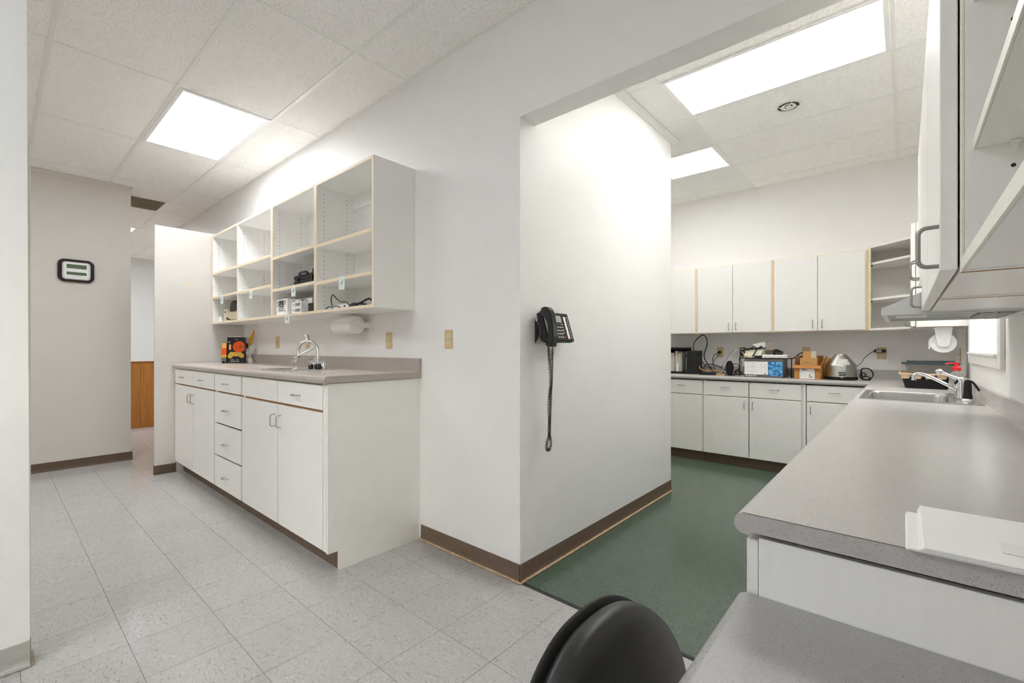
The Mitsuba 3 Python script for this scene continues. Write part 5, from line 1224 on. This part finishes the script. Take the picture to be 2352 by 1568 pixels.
t = thing('plastic_unit', 'white plastic unit tilted against the wall above the rack', 'device')
obj('case', moved(bx(-0.06, 0.06, -0.02, 0.02, -0.03, 0.03, 0.004), (-1.185, 5.45, 1.262), ry=-0.22, rx=-0.2), 'm_white', t)
obj('stand', bx(-1.22, -1.14, 5.43, 5.47, TOP, 1.24, 0.003), 'm_box_gray', t)
wires = []
for k in range(6):
    a = np.array([-1.13, 5.44, 1.285 - 0.006 * k])
    wires.append(tube([a, a + np.array([0.03, -0.01, 0.012 - 0.004 * k]), a + np.array([0.07, -0.02, 0.004 - 0.010 * k]), a + np.array([0.10, -0.03, -0.012 - 0.012 * k])], 0.0016, 5, 5))
wires.append(tube([(-1.12, 5.43, 1.27), (-1.10, 5.42, 1.23), (-1.08, 5.41, 1.20), (-1.05, 5.40, TOP + 0.036)], 0.002, 5, 5))
single('wire_bundle', cat(wires), 'm_cream_plastic', 'spray of thin beige wires on the rack', 'wires', smooth=60)
single('brown_pouch', bx(-1.115, -1.035, 5.40, 5.46, TOP + 0.0328, TOP + 0.08, 0.012), 'm_base_brown', 'dark brown pouch behind the beige wires', 'pouch')
t = thing('power_brick', 'black power adapter with small lights on the paper pads', 'adapter')
obj('case', trimesh.convex.convex_hull(np.array([[x, y, z] for (x, z) in ((-1.02, TOP + 0.033), (-1.012, TOP + 0.085), (-0.99, TOP + 0.09), (-0.935, TOP + 0.065), (-0.938, TOP + 0.033)) for y in (5.24, 5.31)])), 'm_black_soft', t)
obj('lights', cat([cyl((-0.985 + 0.02 * k, 5.2405, TOP + 0.048 + 0.005 * (k % 2)), (-0.985 + 0.02 * k, 5.2385, TOP + 0.048 + 0.005 * (k % 2)), 0.003, 8) for k in range(3)]), 'm_white', t)

# cardboard box, flaps, inner boxes
t = thing('cardboard_box', 'open brown cardboard box with a white shipping label', 'cardboard box')
k0, k1, ky0, ky1, kz = -0.815, -0.603, 5.155, 5.40, 1.072
obj('carton', diff(bx(k0, k1, ky0, ky1, WZ, kz, 0.001), pb(k0 + 0.004, k1 - 0.004, ky0 + 0.004, ky1 - 0.004, WZ + 0.004, kz + 0.1)), 'm_cardboard', t)
obj('front_flap', trimesh.convex.convex_hull(np.array([[x, y, z] for (x, y, z) in ((k0, ky0 + 0.002, kz), (k1, ky0 + 0.002, kz), (k0 - 0.012, ky0 - 0.035, kz - 0.03), (k1 + 0.012, ky0 - 0.035, kz - 0.03), (k0, ky0 - 0.002, kz + 0.001), (k1, ky0 - 0.002, kz + 0.001), (k0 - 0.012, ky0 - 0.037, kz - 0.028), (k1 + 0.012, ky0 - 0.037, kz - 0.028))])), 'm_cardboard', t)
obj('side_flap', trimesh.convex.convex_hull(np.array([[k1 - 0.003, ky0 + 0.02, kz], [k1 - 0.003, ky1 - 0.01, kz], [k1 + 0.03, ky1 - 0.01, kz + 0.085], [k1 + 0.03, ky0 + 0.06, kz + 0.085], [k1, ky0 + 0.02, kz], [k1, ky1 - 0.01, kz], [k1 + 0.033, ky1 - 0.01, kz + 0.083], [k1 + 0.033, ky0 + 0.06, kz + 0.083]])), 'm_cardboard', t)
obj('side_flap', trimesh.convex.convex_hull(np.array([[k0 + 0.003, ky0 + 0.01, kz], [k0 + 0.003, ky1 - 0.01, kz], [k0 - 0.004, ky1 - 0.01, kz + 0.09], [k0 - 0.004, ky0 + 0.10, kz + 0.09], [k0, ky0 + 0.01, kz], [k0, ky1 - 0.01, kz], [k0 - 0.007, ky1 - 0.01, kz + 0.088], [k0 - 0.007, ky0 + 0.10, kz + 0.088]])), 'm_cardboard', t)
obj('back_flap', bx(k0 + 0.002, k1 - 0.002, ky1 - 0.004, ky1, kz, kz + 0.09, 0.001), 'm_cardboard_in', t)
lx0, lx1 = k0 + 0.045, k1 - 0.045
obj('shipping_label', pb(lx0, lx1, ky0 - 0.0012, ky0 + 0.0004, WZ + 0.003, kz - 0.022), 'm_paper', t, label='white printed label')
obj('label_text', cat(dashes(lx0 + 0.004, lx0 + 0.016, ky0 - 0.0014, [1.02, 1.003, 0.988, 0.974, 0.957], 0.004, 20, 1.0), dashes(lx0 + 0.022, lx0 + 0.05, ky0 - 0.0014, [1.003, 0.986, 0.957], 0.003, 22), dashes(lx0 + 0.074, lx0 + 0.112, ky0 - 0.0014, [1.003], 0.003, 23)), 'm_ink_soft', t)
obj('label_code', cat(dashes(lx0 + 0.02, lx0 + 0.05, ky0 - 0.0014, [1.036], 0.009, 24, 1.0), dashes(lx0 + 0.02, lx0 + 0.062, ky0 - 0.0014, [1.022], 0.007, 25, 1.0), dashes(lx0 + 0.076, lx0 + 0.088, ky0 - 0.0014, [0.975], 0.008, 26, 1.0), dashes(lx0 + 0.076, lx0 + 0.106, ky0 - 0.0014, [0.955], 0.008, 27, 1.0)), 'm_ink', t)
t = thing('cardboard_box', 'pale brown carton stamped 161554 lying in the open box', 'cardboard box')
obj('carton', bx(k0 + 0.042, k1 - 0.03, ky0 + 0.03, ky0 + 0.18, 0.955, 1.14, 0.001), 'm_cardboard_light', t)
st = meshkit.text_mesh('161554', 0.011, 0.0008)
st.apply_transform(trimesh.transformations.rotation_matrix(math.pi / 2, [1, 0, 0])); st.apply_translation((k0 + 0.075, ky0 + 0.0298, 1.094))
obj('stamp', st, 'm_ink', t)
t = thing('cardboard_box', 'smallest cardboard carton on top of the stamped carton', 'cardboard box')
obj('carton', bx(-0.752, -0.683, ky0 + 0.06, ky0 + 0.14, 1.1405, 1.205, 0.001), 'm_cardboard_light', t)
obj('open_side', bx(-0.683, -0.645, ky0 + 0.06, ky0 + 0.14, 1.1405, 1.207, 0.001), 'm_paper_tan', t)
single('pen', tube([(-0.845, 5.30, 1.135), (-0.795, 5.30, 1.18), (-0.755, 5.25, 1.195)], 0.005, 8), 'm_black', 'black rod sticking out of the open cardboard box', 'rod')
single('paper_bag', trimesh.convex.convex_hull(np.array([[-0.64, 5.47, WZ], [-0.56, 5.47, WZ], [-0.64, 5.56, WZ], [-0.56, 5.56, WZ], [-0.645, 5.47, 1.13], [-0.565, 5.48, 1.145], [-0.645, 5.55, 1.13], [-0.565, 5.54, 1.14]])), 'm_cardboard_light', 'tan paper sleeve between the open box and the centrifuge', 'paper sleeve')

# centrifuge
t = thing('centrifuge', 'brushed silver tabletop centrifuge with conical top', 'centrifuge')
ccx, ccy = -0.460, 5.315
obj('base', lathe([[0, 0], [0.128, 0], [0.132, 0.006], [0.132, 0.026], [0.126, 0.03], [0, 0.03]], 48, (ccx, ccy, WZ)), 'm_black', t, smooth=40)
obj('housing', lathe([[0, 0.03], [0.124, 0.03], [0.122, 0.132], [0.119, 0.142], [0.052, 0.228], [0.048, 0.231], [0, 0.231]], 64, (ccx, ccy, WZ)), 'm_alu', t, smooth=30)
obj('cap', lathe([[0, 0.231], [0.044, 0.231], [0.046, 0.235], [0.044, 0.241], [0.03, 0.244], [0, 0.244]], 36, (ccx, ccy, WZ)), 'm_chrome', t, smooth=40)
def on_drum(a0, a1, z0, z1, r0, r1, off=0.0008):
    A_ = np.linspace(a0, a1, 12)
    V = [[ccx + (r0 + off) * math.sin(a), ccy - (r0 + off) * math.cos(a), WZ + z0] for a in A_] + [[ccx + (r1 + off) * math.sin(a), ccy - (r1 + off) * math.cos(a), WZ + z1] for a in A_]
    F = []
    for k in range(11): F += [[k, k + 1, 13 + k], [k, 13 + k, 12 + k]]
    return trimesh.Trimesh(V, F, process=False)
obj('notice', on_drum(-0.30, 0.75, 0.146, 0.196, 0.1159, 0.0769, 0.0015), 'm_paper', t, label='white handwritten notice')
obj('notice_writing', cat([on_drum(-0.22 + 0.24 * q + 0.04 * (r % 2), -0.06 + 0.24 * q + 0.03 * (r % 3), 0.1515 + 0.013 * r, 0.1555 + 0.013 * r, 0.119 - (0.0095 + 0.013 * r) * 0.779, 0.119 - (0.0135 + 0.013 * r) * 0.779, 0.0024) for q in range(4) for r in range(4)]), 'm_ink_soft', t)
obj('badge', on_drum(-0.05, 0.38, 0.04, 0.076, 0.1243, 0.1236, 0.0008), 'm_ink', t, label='dark maker badge')
obj('badge_marks', cat([on_drum(-0.02 + 0.1 * q, 0.03 + 0.1 * q, 0.05 + 0.008 * (q % 2), 0.066 + 0.004 * (q % 2), 0.1242, 0.1238, 0.0016) for q in range(4)]), 'm_key', t)
obj('lock_knob', cyl((ccx + 0.02, ccy - 0.131, WZ + 0.024), (ccx + 0.021, ccy - 0.14, WZ + 0.024), 0.007), 'm_nickel', t)
cable('coiled black power cord right of the centrifuge', [(-0.300, 5.40, WZ + 0.008), (-0.308, 5.37, 1.02), (-0.294, 5.35, 1.046), (-0.246, 5.35, 1.042), (-0.219, 5.35, 1.0), (-0.233, 5.34, 0.96), (-0.273, 5.34, WZ + 0.006), (-0.309, 5.34, 0.957), (-0.312, 5.34, 0.992), (-0.294, 5.335, 1.008), (-0.27, 5.335, 0.985), (-0.30, 5.33, 0.962), (-0.27, 5.32, WZ + 0.006), (-0.24, 5.33, WZ + 0.006), (-0.25, 5.37, 0.965), (-0.31, 5.38, 0.975)], 0.0052, 'm_black')
t = thing('charger', 'black charger plugged into the lab outlet with thin cord', 'charger')
obj('block', bx(-0.222, -0.135, YF - 0.055, YF - 0.0085, 1.196, 1.224, 0.004), 'm_black', t)
obj('label', pb(-0.205, -0.165, YF - 0.0558, YF - 0.0548, 1.201, 1.219), 'm_key', t)
obj('cord', tube([(-0.222, YF - 0.03, 1.209), (-0.257, 5.58, 1.182), (-0.296, 5.55, 1.136), (-0.313, 5.52, 1.10), (-0.345, 5.47, 1.063), (-0.365, 5.44, 1.03)], 0.0026, 8, 6), 'm_black', t, smooth=60)

# ------------------------------------------------------------------ papers on the near worktop
rr_ = np.random.RandomState(5)
PZ = CT + 0.0006
sheets = [('lowest loose white envelope at the worktop end', 0.001, 0.27, 0.897, 1.088, 0.0), ('second white envelope from the bottom of the stack', 0.003, 0.275, 0.894, 1.090, 0.004), ('white envelope in the middle of the stack', 0.017, 0.28, 0.889, 1.112, -0.006),
          ('second white envelope from the top of the stack', 0.020, 0.285, 0.888, 1.116, 0.0), ('topmost white envelope on the worktop end', 0.021, 0.29, 0.886, 1.117, 0.002)]
for k, (lab, a, b, c, d_, r) in enumerate(sheets):
    cx0, cy0 = (a + b) / 2, (c + d_) / 2
    single('envelope', moved(bx(a - cx0, b - cx0, c - cy0, d_ - cy0, 0, 0.0022, 0.0004), (cx0, cy0, PZ + 0.0026 * k), rz=r), 'm_paper', lab, 'envelope', 'white envelopes on the worktop')
single('paper_slip', moved(bx(-0.06, 0.06, -0.025, 0.025, 0, 0.0006, 0), (0.165, 0.955, PZ + 0.0132), rz=-0.05), 'm_white', 'narrow white slip lying on the topmost envelope', 'paper slip')

# ------------------------------------------------------------------ low desk in the foreground
DZ = 0.788
dprof = nose_profile(-0.238, XR - 0.001, DZ - 0.032, DZ)
dk = thing('desk', 'low grey speckled laminate desk in the right foreground', 'desk')
obj('desktop', prism(dprof, RY0 - 0.0012 + 0.62, 'xz', -0.62), 'm_desk', dk, smooth=30)
obj('end_panel', bx(-0.20, XR - 0.002, -0.60, -0.58, 0, DZ - 0.034), 'm_cab', dk)
obj('apron', bx(0.30, XR - 0.002, -0.58, RY0 - 0.002, DZ - 0.16, DZ - 0.034), 'm_cab', dk)

# ------------------------------------------------------------------ office chair
t = thing('office_chair', 'black leather office chair pushed in at the low desk', 'chair')
CX, CY = -0.37, 0.658
def pad(w, h, th, n=3.0, crown=0.03):
    """cushion standing in the yz plane, front towards +x"""
    m = trimesh.creation.icosphere(subdivisions=5, radius=1.0)
    v = m.vertices
    a = v / (np.abs(v[:, :1]) ** n + np.abs(v[:, 1:2]) ** n + np.abs(v[:, 2:3]) ** n) ** (1 / n)
    out = np.c_[a[:, 0] * th / 2, a[:, 1] * w / 2, a[:, 2] * h / 2]
    taper = 1 - 0.197 * np.clip(out[:, 2] / (h / 2), 0, 1) ** 2
    out[:, 1] *= taper
    out[:, 0] += crown * (out[:, 1] / (w / 2)) ** 2
    m.vertices = out
    return m
bk = pad(0.527, 0.522, 0.096, 2.6, 0.03)
obj('backrest', moved(bk, (CX, CY, 0.532), ry=-0.065), 'm_leather', t, smooth=True)
bs = pad(0.533, 0.526, 0.034, 2.6, 0.03)
obj('back_shell', moved(bs, (CX - 0.030, CY, 0.531), ry=-0.065), 'm_black_soft', t, smooth=True)
st_ = pad(0.50, 0.46, 0.09, 3.2, 0.0)
obj('seat', moved(st_, (CX + 0.27, CY, 0.40), ry=math.pi / 2), 'm_leather', t, smooth=True)
obj('back_arm', tube([(CX - 0.06, CY, 0.50), (CX - 0.05, CY, 0.38), (CX + 0.06, CY, 0.335), (CX + 0.25, CY, 0.335)], 0.022, 12, 6), 'm_black', t, smooth=60)
obj('gas_post', cyl((CX + 0.27, CY, 0.10), (CX + 0.27, CY, 0.355), 0.025), 'm_black', t, smooth=40)
for k in range(5):
    a = 2 * math.pi * k / 5 + 0.3
    tip = np.array([CX + 0.27 + 0.212 * math.cos(a), CY + 0.212 * math.sin(a), 0.07])
    lg = obj('leg', tube([(CX + 0.27, CY, 0.115), tip], [0.028, 0.018], 10), 'm_black', t, smooth=60)
    obj('caster', cyl(tip + [-0.012 * math.sin(a), 0.012 * math.cos(a), -0.044], tip + [0.012 * math.sin(a), -0.012 * math.cos(a), -0.044], 0.026), 'm_black', lg, smooth=40)
